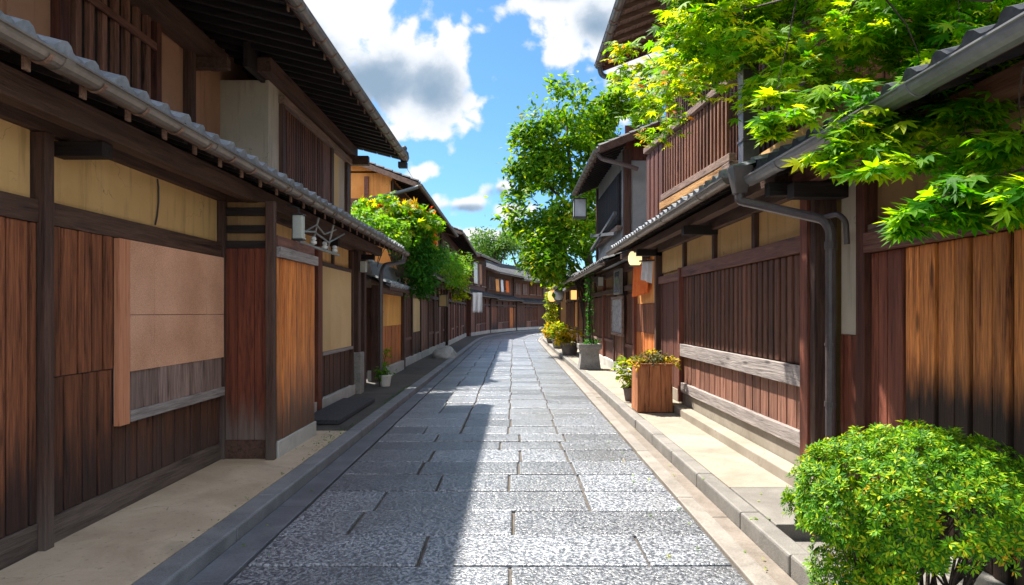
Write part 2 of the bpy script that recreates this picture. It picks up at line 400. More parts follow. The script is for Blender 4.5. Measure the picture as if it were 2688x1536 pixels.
M['bark_dark'] = mottled('bark_dark', (.020, .012, .009), (.07, .05, .036), scale=9, rough=.85, bump=.8, bscale=35, dist=.02)
G1, G2, G3, G4 = (.016, .085, .010), (.045, .19, .012), (.14, .33, .015), (.34, .46, .02)
M['leaf_maple'] = leafmat('leaf_maple', [(.0, (.014, .09, .003)), (.28, (.055, .21, .004)), (.60, (.20, .38, .006)), (.9, (.42, .48, .009)), (1.0, (.56, .34, .012))], trans=.58)
M['leaf_deep'] = leafmat('leaf_deep', [(.0, (.010, .085, .003)), (.34, (.045, .21, .004)), (.70, (.18, .36, .005)), (1.0, (.40, .46, .008))], trans=.62)
M['leaf_creeper'] = leafmat('leaf_creeper', [(.0, (.02, .11, .004)), (.60, (.09, .25, .007)), (.84, (.26, .38, .010)), (.92, (.48, .36, .010)), (.97, (.58, .08, .015)), (1.0, (.45, .02, .015))], trans=.5, vary=.75)
M['leaf_red'] = leafmat('leaf_red', [(.0, (.55, .30, .01)), (.4, (.62, .12, .015)), (1.0, (.50, .015, .012))], trans=.5, vary=.8)
M['leaf_autumn'] = leafmat('leaf_autumn', [(.0, (.04, .16, .005)), (.50, (.14, .32, .007)), (.86, (.40, .46, .010)), (.95, (.62, .26, .010)), (1.0, (.60, .05, .015))], trans=.55, vary=.8)
M['leaf_bush'] = leafmat('leaf_bush', [(.0, (.008, .055, .004)), (.34, (.042, .17, .004)), (.66, (.15, .34, .006)), (.88, (.33, .44, .008)), (.95, (.48, .34, .01)), (1.0, (.38, .07, .015))], trans=.25, vary=.85)
M['leaf_tree'] = leafmat('leaf_tree', [(.0, (.016, .070, .004)), (.38, (.050, .165, .006)), (.76, (.14, .28, .008)), (.95, (.30, .38, .012)), (1.0, (.45, .24, .02))], trans=.45)
M['leaf_yellow'] = leafmat('leaf_yellow', [(.0, (.04, .13, .008)), (.45, (.14, .25, .010)), (.8, (.36, .40, .015)), (1.0, (.52, .36, .02))], trans=.45, vary=.8)
M['leaf_gold'] = leafmat('leaf_gold', [(.0, (.06, .12, .01)), (.35, (.26, .27, .012)), (.7, (.58, .44, .015)), (1.0, (.62, .28, .012))], trans=.45, vary=.85)
M['leaf_far'] = leafmat('leaf_far', [(.0, (.022, .085, .025)), (.5, (.05, .145, .03)), (1.0, (.14, .24, .04))], trans=.35)
M['leaf_dark'] = leafmat('leaf_dark', [(.0, (.010, .065, .010)), (.5, (.022, .13, .012)), (.85, (.06, .20, .015)), (1.0, (.14, .28, .02))], trans=.35)
M['leaf_fern'] = leafmat('leaf_fern', [(.0, (.035, .15, .010)), (.6, (.10, .27, .015)), (1.0, (.24, .37, .03))], trans=.45)
M['leaf_dry'] = leafmat('leaf_dry', [(.0, (.035, .045, .02)), (.5, (.11, .12, .05)), (.9, (.22, .20, .08)), (1.0, (.5, .40, .04))], trans=.2, vary=.9)

# ------------------------------------------------------------------ mesh helpers
BASE = {}


def ident(u, v, z):
    return Vector((u, v, z))


class MB:
    """collects boxes, bars and tubes in one coordinate frame, then links them as ONE mesh object"""

    def __init__(self, T=ident):
        self.T = T
        self.v = []
        self.f = []
        o = T(0, 0, 0)
        a, b_, c = T(1, 0, 0) - o, T(0, 1, 0) - o, T(0, 0, 1) - o
        self.flip = a.cross(b_).dot(c) < 0

    def add(self, verts, faces):
        k = len(self.v)
        self.v += [tuple(self.T(*p)) for p in verts]
        for f in faces:
            f = [i + k for i in f]
            self.f.append(f[::-1] if self.flip else f)

    def box(self, u0, u1, v0, v1, z0, z1):
        u0, u1 = min(u0, u1), max(u0, u1)
        v0, v1 = min(v0, v1), max(v0, v1)
        z0, z1 = min(z0, z1), max(z0, z1)
        self.add([(u0, v0, z0), (u1, v0, z0), (u1, v1, z0), (u0, v1, z0), (u0, v0, z1), (u1, v0, z1), (u1, v1, z1), (u0, v1, z1)],
                 [(0, 3, 2, 1), (4, 5, 6, 7), (0, 1, 5, 4), (1, 2, 6, 5), (2, 3, 7, 6), (3, 0, 4, 7)])
        return self

    def bar(self, p0, p1, wd, ht, up=(0, 0, 1)):
        p0, p1 = Vector(p0), Vector(p1)
        d = (p1 - p0).normalized()
        s = d.cross(Vector(up)).normalized()
        t = s.cross(d)
        s, t = s * wd / 2, t * ht / 2
        q = [p0 - s - t, p0 + s - t, p0 + s + t, p0 - s + t, p1 - s - t, p1 + s - t, p1 + s + t, p1 - s + t]
        self.add([tuple(x) for x in q], [(0, 3, 2, 1), (4, 5, 6, 7), (0, 1, 5, 4), (1, 2, 6, 5), (2, 3, 7, 6), (3, 0, 4, 7)][::1])
        return self

    def tube(self, pts, r, n=8, cap=True):
        pts = [Vector(p) for p in pts]
        rs = r if isinstance(r, (list, tuple)) else [r] * len(pts)
        ring = []
        prev = None
        for i, p in enumerate(pts):
            d = (pts[min(i + 1, len(pts) - 1)] - pts[max(i - 1, 0)]).normalized()
            a = prev if prev is not None else (Vector((0, 0, 1)) if abs(d.z) < .9 else Vector((1, 0, 0)))
            s = (a - d * a.dot(d)).normalized()
            prev = s
            t = d.cross(s)
            ring.append([p + (s * math.cos(2 * math.pi * k / n) + t * math.sin(2 * math.pi * k / n)) * rs[i] for k in range(n)])
        vs = [tuple(q) for rg in ring for q in rg]
        fs = []
        for i in range(len(ring) - 1):
            for k in range(n):
                a, b_ = i * n + k, i * n + (k + 1) % n
                fs.append((a, b_, b_ + n, a + n))
        if cap:
            fs.append(tuple(range(n))[::-1])
            fs.append(tuple(range((len(ring) - 1) * n, len(ring) * n)))
        self.add(vs, fs)
        return self

    def lathe(self, c, prof, n=20, sx=1.0, sy=1.0):
        vs, fs = [], []
        for (r, z) in prof:
            for k in range(n):
                a = 2 * math.pi * k / n
                vs.append((c[0] + r * math.cos(a) * sx, c[1] + r * math.sin(a) * sy, c[2] + z))
        for i in range(len(prof) - 1):
            for k in range(n):
                a, b_ = i * n + k, i * n + (k + 1) % n
                fs.append((a, b_, b_ + n, a + n))
        fs.append(tuple(range(n))[::-1])
        fs.append(tuple(range((len(prof) - 1) * n, len(prof) * n)))
        self.add(vs, fs)
        return self

    def prism(self, poly, u0, u1):
        """poly in (v, z), swept along u"""
        n = len(poly)
        vs = [(u0, a, b_) for a, b_ in poly] + [(u1, a, b_) for a, b_ in poly]
        fs = [tuple(range(n))[::-1], tuple(range(n, 2 * n))]
        for i in range(n):
            j = (i + 1) % n
            fs.append((i, j, j + n, i + n))
        self.add(vs, fs)
        return self

    def build(self, name, m, parent=None, bevel=0.0, smooth=False, base=None):
        me = bpy.data.meshes.new(name)
        b0 = Vector(base) if base is not None else (BASE[parent.name] if parent is not None else Vector((0, 0, 0)))
        me.from_pydata([(x - b0.x, y - b0.y, z - b0.z) for x, y, z in self.v], [], self.f)
        me.materials.append(M[m] if isinstance(m, str) else m)
        bm = bmesh.new()
        bm.from_mesh(me)
        bmesh.ops.recalc_face_normals(bm, faces=bm.faces)
        bm.to_mesh(me)
        bm.free()
        if smooth:
            me.polygons.foreach_set('use_smooth', [True] * len(me.polygons))
        o = bpy.data.objects.new(name, me)
        COL.objects.link(o)
        if parent is not None:
            o.parent = parent
            BASE[o.name] = b0.copy()
        else:
            o.location = b0
            BASE[o.name] = b0.copy()
        if bevel:
            md = o.modifiers.new('bevel', 'BEVEL')
            md.width = bevel
            md.segments = 2
            md.limit_method = 'ANGLE'
            md.angle_limit = math.radians(40)
        return o


def tag(o, label, cat, group=None, kind=None):
    if label:
        o['label'] = label
    if cat:
        o['category'] = cat
    if group:
        o['group'] = group
    if kind:
        o['kind'] = kind
    return o


def thing(name, label, cat, loc, group=None):
    o = bpy.data.objects.new(name, None)
    o.empty_display_size = .3
    COL.objects.link(o)
    o.location = loc
    BASE[o.name] = Vector(loc)
    tag(o, label, cat, group, 'thing')
    return o


def dup(o, d, parent):
    """a copy of a part (and of its sub-parts) moved by the world vector d"""
    c = o.copy()
    COL.objects.link(c)
    c.parent = parent
    c.location = o.location + d
    BASE[c.name] = BASE[o.name] + d
    for ch in list(o.children):
        k = ch.copy()
        COL.objects.link(k)
        k.parent = c
    return c


def scatter(name, m, tv, tf, pos, R, sc, parent=None, base=None):
    """one mesh of many small leaves: template tv/tf placed at pos with rotations R (columns = axes) and sizes sc"""
    tv = np.asarray(tv, float)
    tf = np.asarray(tf, int)
    n, k = len(pos), len(tv)
    b0 = np.array(BASE[parent.name] if parent is not None else (base if base is not None else (0, 0, 0)))
    vv = np.einsum('nij,kj->nki', R, tv) * np.asarray(sc)[:, None, None] + np.asarray(pos)[:, None, :] - b0
    ff = (tf[None] + (np.arange(n) * k)[:, None, None]).reshape(-1, tf.shape[1])
    me = bpy.data.meshes.new(name)
    me.vertices.add(n * k)
    me.vertices.foreach_set('co', vv.reshape(-1))
    nf, w_ = ff.shape
    me.loops.add(nf * w_)
    me.loops.foreach_set('vertex_index', ff.reshape(-1).astype(np.int32))
    me.polygons.add(nf)
    me.polygons.foreach_set('loop_start', np.arange(0, nf * w_, w_, dtype=np.int32))
    me.polygons.foreach_set('loop_total', np.full(nf, w_, dtype=np.int32))
    me.update(calc_edges=True)
    me.validate()
    me.materials.append(M[m])
    o = bpy.data.objects.new(name, me)
    COL.objects.link(o)
    if parent is not None:
        o.parent = parent
        BASE[o.name] = BASE[parent.name].copy()
    elif base is not None:
        o.location = base
    return o


def frames(nrm, spin=None, tip=None):
    """rotation matrices whose z axis is nrm; x axis points towards tip (projected) or is random"""
    nrm = nrm / np.linalg.norm(nrm, axis=1, keepdims=True)
    a = tip if tip is not None else rng.normal(size=nrm.shape)
    a = a - nrm * (a * nrm).sum(1, keepdims=True)
    a = a / (np.linalg.norm(a, axis=1, keepdims=True) + 1e-9)
    b_ = np.cross(nrm, a)
    return np.stack([a, b_, nrm], axis=2)


# leaf shapes, growing along +x
LEAF_V = [(0, 0, 0), (.45, .24, .05), (1.0, 0, -.06), (.45, -.24, .05), (.45, 0, -.02)]
LEAF_F = [(0, 4, 1), (1, 4, 2), (0, 3, 4), (3, 2, 4)]
BLADE_V = [(0, 0, 0), (.35, .10, .03), (1.0, 0, -.16), (.35, -.10, .03)]
BLADE_F = [(0, 3, 1), (1, 3, 2)]


def maple_template():
    ang = [0, 40, -40, 82, -82, 128, -128]
    ln = [1.0, .92, .92, .70, .70, .38, .38]
    order = sorted(range(7), key=lambda i: ang[i])
    vs = [(0.0, 0.0, 0.03)]
    for j, i in enumerate(order):
        a, L = math.radians(ang[i]), ln[i]
        dr = -.13 * L
        for (da, rr, zz) in ((-13.5, .56, dr * .3), (0, 1.0, dr * 1.35), (13.5, .56, dr * .3)):
            aa = a + math.radians(da)
            vs.append((rr * L * math.cos(aa), rr * L * math.sin(aa), zz))
        if j < 6:
            an = math.radians((ang[i] + ang[order[j + 1]]) / 2)
            rn = .36 * min(L, ln[order[j + 1]]) + .03
            vs.append((rn * math.cos(an), rn * math.sin(an), .02))
    vs.append((-.06, 0, .0))
    m_ = len(vs)
    fs = [(0, i, i + 1) for i in range(1, m_ - 1)] + [(0, m_ - 1, 1)]
    return vs, fs


MAPLE_V, MAPLE_F = maple_template()


def blobs_points(blobs, leaves_per, flat=.6, shell=.35):
    """leaf clumps spread through ellipsoids: blobs = (centre, (rx, ry, rz), number of clumps, clump radius)"""
    P, D = [], []
    for c, r, k, cr in blobs:
        c, r = np.array(c, float), np.array(r, float)
        d = rng.normal(size=(k, 3))
        d /= np.linalg.norm(d, axis=1, keepdims=True)
        rad = (shell + (1 - shell) * rng.random(k)) ** .6
        cc = c + d * r * rad[:, None]
        for q, dd in zip(cc, d):
            m_ = max(4, int(leaves_per * (.6 + .8 * rng.random())))
            o = rng.normal(size=(m_, 3)) * cr * np.array([1, 1, flat]) * .5
            P.append(q + o)
            D.append(np.tile(dd, (m_, 1)))
    return np.concatenate(P), np.concatenate(D)


def foliage(name, m, blobs, leaves_per, size, parent, tv=LEAF_V, tf=LEAF_F, up=.9, out=.5, jit=.7, droop=.4, flat=.6, shell=.35, holes=None):
    P, D = blobs_points(blobs, leaves_per, flat, shell)
    if holes:
        keep = np.array([mnoise.noise(Vector(p) * holes[0]) > holes[1] for p in P])
        P, D = P[keep], D[keep]
    n = len(P)
    nrm = D * out + np.array([0, 0, up]) + rng.normal(size=(n, 3)) * jit
    tip = D + rng.normal(size=(n, 3)) * .8 + np.array([0, 0, -droop])
    sc = size * (.65 + .7 * rng.random(n))
    return scatter(name, m, tv, tf, P, frames(nrm, tip=tip), sc, parent)


# ------------------------------------------------------------------ building parts
def planks(mb, u0, u1, z0, z1, v, width=.17, th=.022, gap=.020, jit=.014, vary=.28):
    u = u0
    while u < u1 - .02:
        wd = width * (1 + random.uniform(-vary, vary))
        e = min(u + wd, u1)
        if u1 - e < width * .35:
            e = u1
        dv = random.uniform(0, jit)
        mb.box(u + gap / 2, e - gap / 2, v - th, v + dv, z0 + random.uniform(0, .003), z1)
        u = e
    return mb


def slats(mb, u0, u1, z0, z1, v, pitch=.10, wd=.06, th=.03, jit=.004):
    n = max(1, int(round((u1 - u0) / pitch)))
    p = (u1 - u0) / n
    for i in range(n):
        c = u0 + (i + .5) * p + random.uniform(-jit, jit)
        mb.box(c - wd / 2, c + wd / 2, v - th, v + random.uniform(0, jit), z0, z1)
    return mb


def one(T, root, name, m, *boxes, bevel=.004, label=None):
    mb = MB(T)
    for b_ in boxes:
        mb.box(*b_)
    o = mb.build(name, m, root, bevel)
    if label:
        o['label'] = label
    return o


def tile_roof(T, root, u0, u1, ve, ze, slope, vb, name='lower_roof', m='tile', pitch=.27, course=.24, amp=.044, both=None):
    """wavy pantiles from the eave (ve, ze) up to vb; with both, a plain pitch falls behind the ridge to v = both"""
    mb = MB(T)
    ncol = max(2, int(round((u1 - u0) / pitch)))
    prof = [(0, .0), (.14, .75), (.28, 1.0), (.42, .72), (.54, .12), (.68, -.12), (.84, -.14)]
    us, hs_ = [], []
    for i in range(ncol):
        for (a, h) in prof:
            us.append(u0 + (i + a) * (u1 - u0) / ncol)
            hs_.append(h * amp)
    us.append(u1)
    hs_.append(0)
    cs = math.sqrt(1 + slope * slope)
    L = (ve - vb) * cs
    nr = max(1, int(round(L / course)))
    rows = [(.10, -.040), (0.0, -.040), (0.0, .026)]
    for j in range(nr):
        w1 = (j + 1) * L / nr
        rows.append((w1, .004))
        if j < nr - 1:
            rows.append((w1, .026))
    vs = []
    tilejit = [random.uniform(-.004, .004) for _ in range(ncol + 1)]
    for ri, (w_, dh) in enumerate(rows):
        v_ = ve - w_ / cs
        z_ = ze + (w_ / cs) * slope
        for k, (u_, h) in enumerate(zip(us, hs_)):
            jj = tilejit[min(k // len(prof), ncol)]
            hh = h * (1.0 if ri > 1 else 1.0) + dh + jj
            vs.append((u_, v_ + hh * slope / cs + (jj * 3 if ri < 3 else 0), z_ + hh / cs))
    nu = len(us)
    fs = []
    for r in range(len(rows) - 1):
        for k in range(nu - 1):
            a = r * nu + k
            fs.append((a, a + 1, a + 1 + nu, a + nu))
    mb.add(vs, fs)
    if both is not None:
        zb = ze + (ve - vb) * slope
        zf = zb - (vb - both) * slope
        mb.add([(u0, vb, zb), (u1, vb, zb), (u1, both, zf), (u0, both, zf), (u0, vb, zb - .08), (u1, vb, zb - .08), (u1, both, zf - .08), (u0, both, zf - .08)],
               [(0, 1, 2, 3), (7, 6, 5, 4), (3, 2, 6, 7), (0, 3, 7, 4), (1, 5, 6, 2)])
        # ridge of stacked tiles with a round cap
        for q, (hw, h0, h1) in enumerate(((.14, .0, .09), (.12, .092, .17), (.10, .172, .24))):
            mb.box(u0 + .02, u1 - .02, vb - hw, vb + hw, zb + h0, zb + h1)
        mb.tube([(u0, vb, zb + .29), (u1, vb, zb + .29)], .075, 10)
    return mb.build(name, m, root)


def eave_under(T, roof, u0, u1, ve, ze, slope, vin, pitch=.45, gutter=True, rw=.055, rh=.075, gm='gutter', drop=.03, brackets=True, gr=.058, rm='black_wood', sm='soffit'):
    """soffit boards, fascia, rafters and gutter under a tiled eave, as sub-parts of the roof"""
    off = .055
    mb = MB(T)
    nb = max(3, int((ve - vin) / .19))
    for i in range(nb):
        a = ve - .03 - (ve - .03 - vin) * i / nb
        b_ = ve - .03 - (ve - .03 - vin) * (i + 1) / nb + .006
        za, zb = ze + (ve - a) * slope - off, ze + (ve - b_) * slope - off
        t = .018
        mb.prism([(b_, zb), (a, za), (a, za + t), (b_, zb + t)], u0 + .02, u1 - .02)
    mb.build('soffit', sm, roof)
    mb = MB(T)
    mb.box(u0 + .01, u1 - .01, ve - .028, ve - .004, ze - .105, ze - .03)
    mb.build('fascia', 'beam', roof, .003)
    mb = MB(T)
    a0, a1 = ve - .032, vin
    uu = u0 + pitch * .5
    zt = lambda v_: ze + (ve - v_) * slope - off - .002
    mb.prism([(a1, zt(a1) - rh), (a0, zt(a0) - rh), (a0, zt(a0)), (a1, zt(a1))], uu - rw / 2, uu + rw / 2)
    r0 = mb.build('rafter', rm, roof)
    n = int((u1 - u0 - pitch) / pitch)
    for i in range(1, n + 1):
        dup(r0, T(i * pitch, 0, 0) - T(0, 0, 0), roof)
    if gutter:
        mb = MB(T)
        cz, cv_ = ze - .035 - drop, ve + gr * .75
        pts = []
        for k in range(9):
            a = math.pi + math.pi * k / 8
            pts.append((cv_ + gr * math.cos(a), cz + gr * math.sin(a)))
        for k in range(8, -1, -1):
            a = math.pi + math.pi * k / 8
            pts.append((cv_ + (gr - .008) * math.cos(a), cz + (gr - .008) * math.sin(a) + .002))
        for k in range(8):      # sweep as strips so that the trough stays open
            a0_, a1_, b0_, b1_ = pts[k], pts[k + 1], pts[17 - k], pts[16 - k]
            mb.prism([a0_, a1_, b1_, b0_], u0, u1)
        # rolled lip and joint sleeves
        mb.tube([(u0, cv_ + gr, cz), (u1, cv_ + gr, cz)], .009, 6)
        uj = u0 + .9
        while uj < u1:
            for k in range(8):
                a0_ = math.pi + math.pi * k / 8
                a1_ = math.pi + math.pi * (k + 1) / 8
                q = [(cv_ + rr * math.cos(aa), cz + rr * math.sin(aa)) for rr, aa in ((gr + .001, a0_), (gr + .001, a1_), (gr + .007, a1_), (gr + .007, a0_))]
                mb.prism(q, uj, uj + .07)
            uj += 1.8
        for ue in (u0, u1 - .006):
            mb.prism(pts[:9], ue - .001, ue + .007)
        g = mb.build('gutter', gm, roof)
        if brackets:
            mb = MB(T)
            ub = u0 + .35
            mb.box(ub - .024, ub + .024, cv_ - gr - .016, cv_ - gr - .002, cz - .105, cz + .02)
            for k in range(6):
                a0_ = math.pi + math.pi * (k + 1) / 8
                a1_ = math.pi + math.pi * (k + 2) / 8
                q = [(cv_ + rr * math.cos(aa), cz + rr * math.sin(aa)) for rr, aa in ((gr + .003, a0_), (gr + .003, a1_), (gr + .012, a1_), (gr + .012, a0_))]
                mb.prism(q, ub - .012, ub + .012)
            g0 = mb.build('gutter_bracket', 'rafter_end', roof)
            for i in range(1, int((u1 - ub) / .45) + 1):
                dup(g0, T(i * .45, 0, 0) - T(0, 0, 0), roof)


def posts(T, root, m, specs, name='post', bevel=.006):
    for (u0, u1, v0, v1, z0, z1) in specs:
        MB(T).box(u0, u1, v0, v1, z0, z1).build(name, m, root, bevel)


def pipe_path(T, root, pts, r, m='pipe', name='downpipe', bands=()):
    mb = MB(T)
    # round the corners a little
    P = [Vector(p) for p in pts]
    Q = [P[0]]
    for i in range(1, len(P) - 1):
        a, b_, c = P[i - 1], P[i], P[i + 1]
        k = min(.12, (a - b_).length * .4, (c - b_).length * .4)
        p0, p2 = b_ + (a - b_).normalized() * k, b_ + (c - b_).normalized() * k
        for t in (0, .25, .5, .75, 1):
            Q.append(p0 * (1 - t) ** 2 + b_ * 2 * t * (1 - t) + p2 * t * t)
    Q.append(P[-1])
    mb.tube([tuple(q) for q in Q], r, 12)
    for (p0, p1) in bands:
        mb.tube([p0, p1], r + .006, 12)
    return mb.build(name, m, root, smooth=False)


def TL(x0):
    return lambda u, v, z: Vector((x0 + v, u, z))


def TR(x0):
    return lambda u, v, z: Vector((x0 - v, u, z))


# ------------------------------------------------------------------ street alignment: straight, then bending east
S0, RC = 38.0, 60.0


def path(s, t, z=0.0):
    if s <= S0:
        return Vector((t, s, z))
    a = (s - S0) / RC
    r = RC - t
    return Vector((RC - r * math.cos(a), S0 + r * math.sin(a), z))


def path_box(mb, t0, t1, z0, z1, s0, s1, chamfer=0.0):
    n = 1 if s1 <= S0 else max(1, int(math.ceil((s1 - s0) / 1.0)))
    vs, fs = [], []
    c = chamfer
    prof = [(t0, z0), (t1, z0), (t1, z1 - c), (t1 - c, z1), (t0 + c, z1), (t0, z1 - c)] if c else [(t0, z0), (t1, z0), (t1, z1), (t0, z1)]
    k = len(prof)
    ends = [s0 + (s1 - s0) * i / n for i in range(n + 1)]
    if c:
        # ease the two ends as well
        for i, s in enumerate(ends):
            pass
    for s in ends:
        for (t, z) in prof:
            vs.append(tuple(path(s, t, z)))
    for i in range(n):
        for j in range(k):
            a, b_ = i * k + j, i * k + (j + 1) % k
            fs.append((a, b_, b_ + k, a + k))
    fs.append(tuple(range(k))[::-1])
    fs.append(tuple(range(n * k, (n + 1) * k)))
    mb.add(vs, fs)


def struct(mb, name, m, bevel=0.0):
    o = mb.build(name, m, None, bevel)
    o['kind'] = 'structure'
    return o


# ground sheet to the horizon
mb = MB()
mb.add([(-500, -300, -.06), (500, -300, -.06), (500, 700, -.06), (-500, 700, -.06)], [(0, 1, 2, 3)])
struct(mb, 'ground', 'ground')
# bed under the paving
mb = MB()
s = -3.0
while s < 104:
    path_box(mb, -2.0, 1.75, -.055, -.026, s, s + 1.0)
    s += 1.0
struct(mb, 'road_bed', 'mortar')
# big hewn paving stones in courses across the street
mb = MB()
SETS = [[-.61, .86], [-1.2, .0], [-1.13, -.62, .62], [-.15, .60], [-.95, .05, .62], [-.70, -.06, .60], [-.72, -.05, .59]]
rows_at = [3.70, 4.33, 4.92, 5.53, 6.14, 6.77]
s = 3.70
while s > -3:
    s -= random.uniform(.55, .65)
    rows_at.insert(0, s)
s = 6.77
while s < 103:
    s += random.uniform(.50, .66)
    rows_at.append(s)
for i in range(len(rows_at) - 1):
    a, b_ = rows_at[i], rows_at[i + 1]
    if abs(a - 3.70) < .01:
        cuts = [-.02]
    elif abs(a - 4.33) < .01:
        cuts = [-.61, .87]
    elif abs(a - 4.92) < .01:
        cuts = [-1.2, .0]
    elif abs(a - 5.53) < .01:
        cuts = [-1.13, .63]
    else:
        cuts = random.choice(SETS[2:]) if a > 6 else random.choice(SETS[:3])
        cuts = [c + random.uniform(-.04, .04) for c in cuts]
        if a > 9:
            cuts = [-1.20 + random.uniform(-.03, .03), -.69 + random.uniform(-.02, .02), -.05 + random.uniform(-.02, .02), .60 + random.uniform(-.02, .02)]
            if random.random() < .4:
                cuts.pop(0)
    ed = [-1.70] + cuts + [1.405]
    for p, q in zip(ed, ed[1:]):
        dz = random.uniform(-.004, .004)
        path_box(mb, p + .009, q - .009, -.05, dz, a + .008, b_ - .008)
jr = random.Random(21)
for k0 in range(0, len(mb.v), 1):
    x, y, z = mb.v[k0]
    mb.v[k0] = (x + jr.uniform(-.006, .006), y + jr.uniform(-.006, .006), z + (jr.uniform(-.003, .003) if z > -.03 else 0))
struct(mb, 'road_paving', 'paving', .014)
# kerbs of dressed blocks, and the drainage strips beside them


def blocks(t0, t1, z0, z1, s0, s1, ln, gap=.006, jit=.003):
    m_ = MB()
    s = s0
    while s < s1:
        e = min(s + ln * random.uniform(.8, 1.25), s1)
        d = random.uniform(-jit, jit)
        path_box(m_, t0 + d, t1 + d, z0, z1 + d, s + gap / 2, e - gap / 2)
        s = e
    return m_


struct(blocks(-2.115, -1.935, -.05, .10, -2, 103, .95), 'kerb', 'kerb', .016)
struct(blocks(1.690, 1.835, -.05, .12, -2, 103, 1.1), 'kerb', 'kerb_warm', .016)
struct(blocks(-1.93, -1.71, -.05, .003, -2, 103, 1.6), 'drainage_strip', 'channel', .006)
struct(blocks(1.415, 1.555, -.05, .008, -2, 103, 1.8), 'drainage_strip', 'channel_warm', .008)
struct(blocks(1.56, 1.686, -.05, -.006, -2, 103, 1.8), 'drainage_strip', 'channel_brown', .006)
# pavements
mb = MB()
for s0_, s1_ in ((-2, 3.2), (3.206, 8.7)):
    path_box(mb, -4.2, -2.12, -.05, .097, s0_, s1_)
struct(mb, 'pavement', 'concrete', .005)
mb = MB()
for k in range(47):
    path_box(mb, -4.2, -2.12, -.05, .090, 8.71 + k * 2.0, 8.70 + (k + 1) * 2.0 - .004)
struct(mb, 'pavement', 'asphalt')
mb = MB()
for k in range(48):
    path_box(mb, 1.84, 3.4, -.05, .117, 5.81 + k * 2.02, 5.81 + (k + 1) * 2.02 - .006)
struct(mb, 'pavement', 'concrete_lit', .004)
mb = MB()
path_box(mb, 1.84, 2.60, -.05, .119, 4.78, 5.80)
struct(mb, 'pavement', 'granite_dark', .008)
mb = MB()
path_box(mb, 1.84, 3.4, -.05, .012, -2, 4.775)
path_box(mb, 2.605, 3.4, -.05, .10, 4.30, 5.80)
struct(mb, 'pavement', 'granite_dark')

# ================================================================== the long townhouse (west side, nearest)
T = TL(-3.0)
A = thing('townhouse', 'long dark timber townhouse with tan plaster band, pale window blind and projecting door box', 'house', (-3.2, 6, .09), 'townhouses along the lane')
one(T, A, 'wall', 'plaster_tan', (-1.0, 13.7, -5.5, -.045, .06, 3.25), bevel=0)
one(T, A, 'upper_wall', 'plaster_pink', (-1.0, 13.65, -5.5, -.955, 3.25, 5.24), (5.3, 5.9, -.955, -.93, 3.2, 4.95), bevel=0)
# sill, rails and beams along the wall
one(T, A, 'sill', 'sill', (-1.0, 4.295, -.05, .012, .095, .275), (4.392, 6.98, -.05, .010, .095, .275))
one(T, A, 'rail_beam', 'beam', (-1.0, 4.295, -.05, .018, 2.165, 2.31), (4.392, 7.02, -.05, .018, 2.165, 2.315))
one(T, A, 'lintel_beam', 'beam', (-1.0, 7.05, -.05, .035, 2.745, 2.985), (7.06, 13.6, -.05, .035, 2.745, 2.985))
one(T, A, 'eave_purlin', 'beam', (-1.0, 13.75, .24, .36, 2.735, 2.895))
for uu in (1.4, 4.55, 7.55, 10.6, 13.3):
    one(T, A, 'bracket', 'black_wood', (uu - .06, uu + .06, -.04, .30, 2.63, 2.728))
posts(T, A, 'beam_v', [(1.0, 1.16, -.05, .05, .05, 2.74), (4.30, 4.388, -.05, .055, .045, 2.742), (6.985, 7.07, -.05, .045, .09, 2.742), (10.42, 10.58, -.05, .05, .10, 2.742), (12.56, 12.66, -.05, .05, .2, 2.742), (13.52, 13.68, -.06, .06, .1, 2.90)])
mb = MB(T)
planks(mb, -1.0, .99, .276, 2.163, .0, .185)
planks(mb, 1.17, 4.295, .276, 2.163, .0, .185)
mb.build('plank_panel', 'plank_brown', A, .004)
mb = MB(T)
planks(mb, 4.395, 5.10, 1.18, 2.163, .006, .165)
planks(mb, 4.395, 5.10, .276, 1.175, .0, .165)
mb.build('plank_panel', 'plank_brown', A, .004)
mb = MB(T)
planks(mb, 5.11, 6.98, .276, .76, .0, .19)
mb.build('plank_panel', 'plank_dark', A, .004)
one(T, A, 'backing', 'iron', (-1.0, 6.98, -.044, -.012, .1, 2.16), bevel=0)
# the blind over a boarded window
win = one(T, A, 'window', 'plank_grey', (5.14, 6.975, -.03, .012, .80, 1.2), bevel=.003)
mb = MB(T)
planks(mb, 5.28, 6.96, .84, 1.19, .030, .34, gap=.012)
mb.build('window_board', 'plank_grey', win, .003)
one(T, win, 'window_frame', 'screen_frame', (5.125, 5.262, .0, .050, .745, 2.16))
one(T, win, 'window_sill', 'rail_grey', (5.27, 6.98, .0, .055, .755, .842))
mb = MB(T)
for (a, b_) in ((5.27, 5.62), (5.626, 6.58), (6.586, 6.975)):
    for (c, d) in ((1.145, 1.58), (1.584, 2.16)):
        mb.box(a, b_, .034, .046 + random.uniform(0, .002), c, d)
mb.build('blind', 'screen', win, .002)
# crack-like cord hanging on the plaster
one(T, A, 'plaster_band', 'plaster_tan', (-1.0, 4.28, -.05, -.028, 2.311, 2.744), (4.392, 6.98, -.05, -.028, 2.316, 2.744), (7.1, 13.5, -.05, -.03, 2.316, 2.744), bevel=0)
mb = MB(T)
mb.tube([(5.80, -.02, 2.735), (5.815, -.018, 2.66), (5.812, -.017, 2.54), (5.79, -.017, 2.42), (5.76, -.017, 2.34)], .007, 6)
mb.build('cord', 'iron', A)
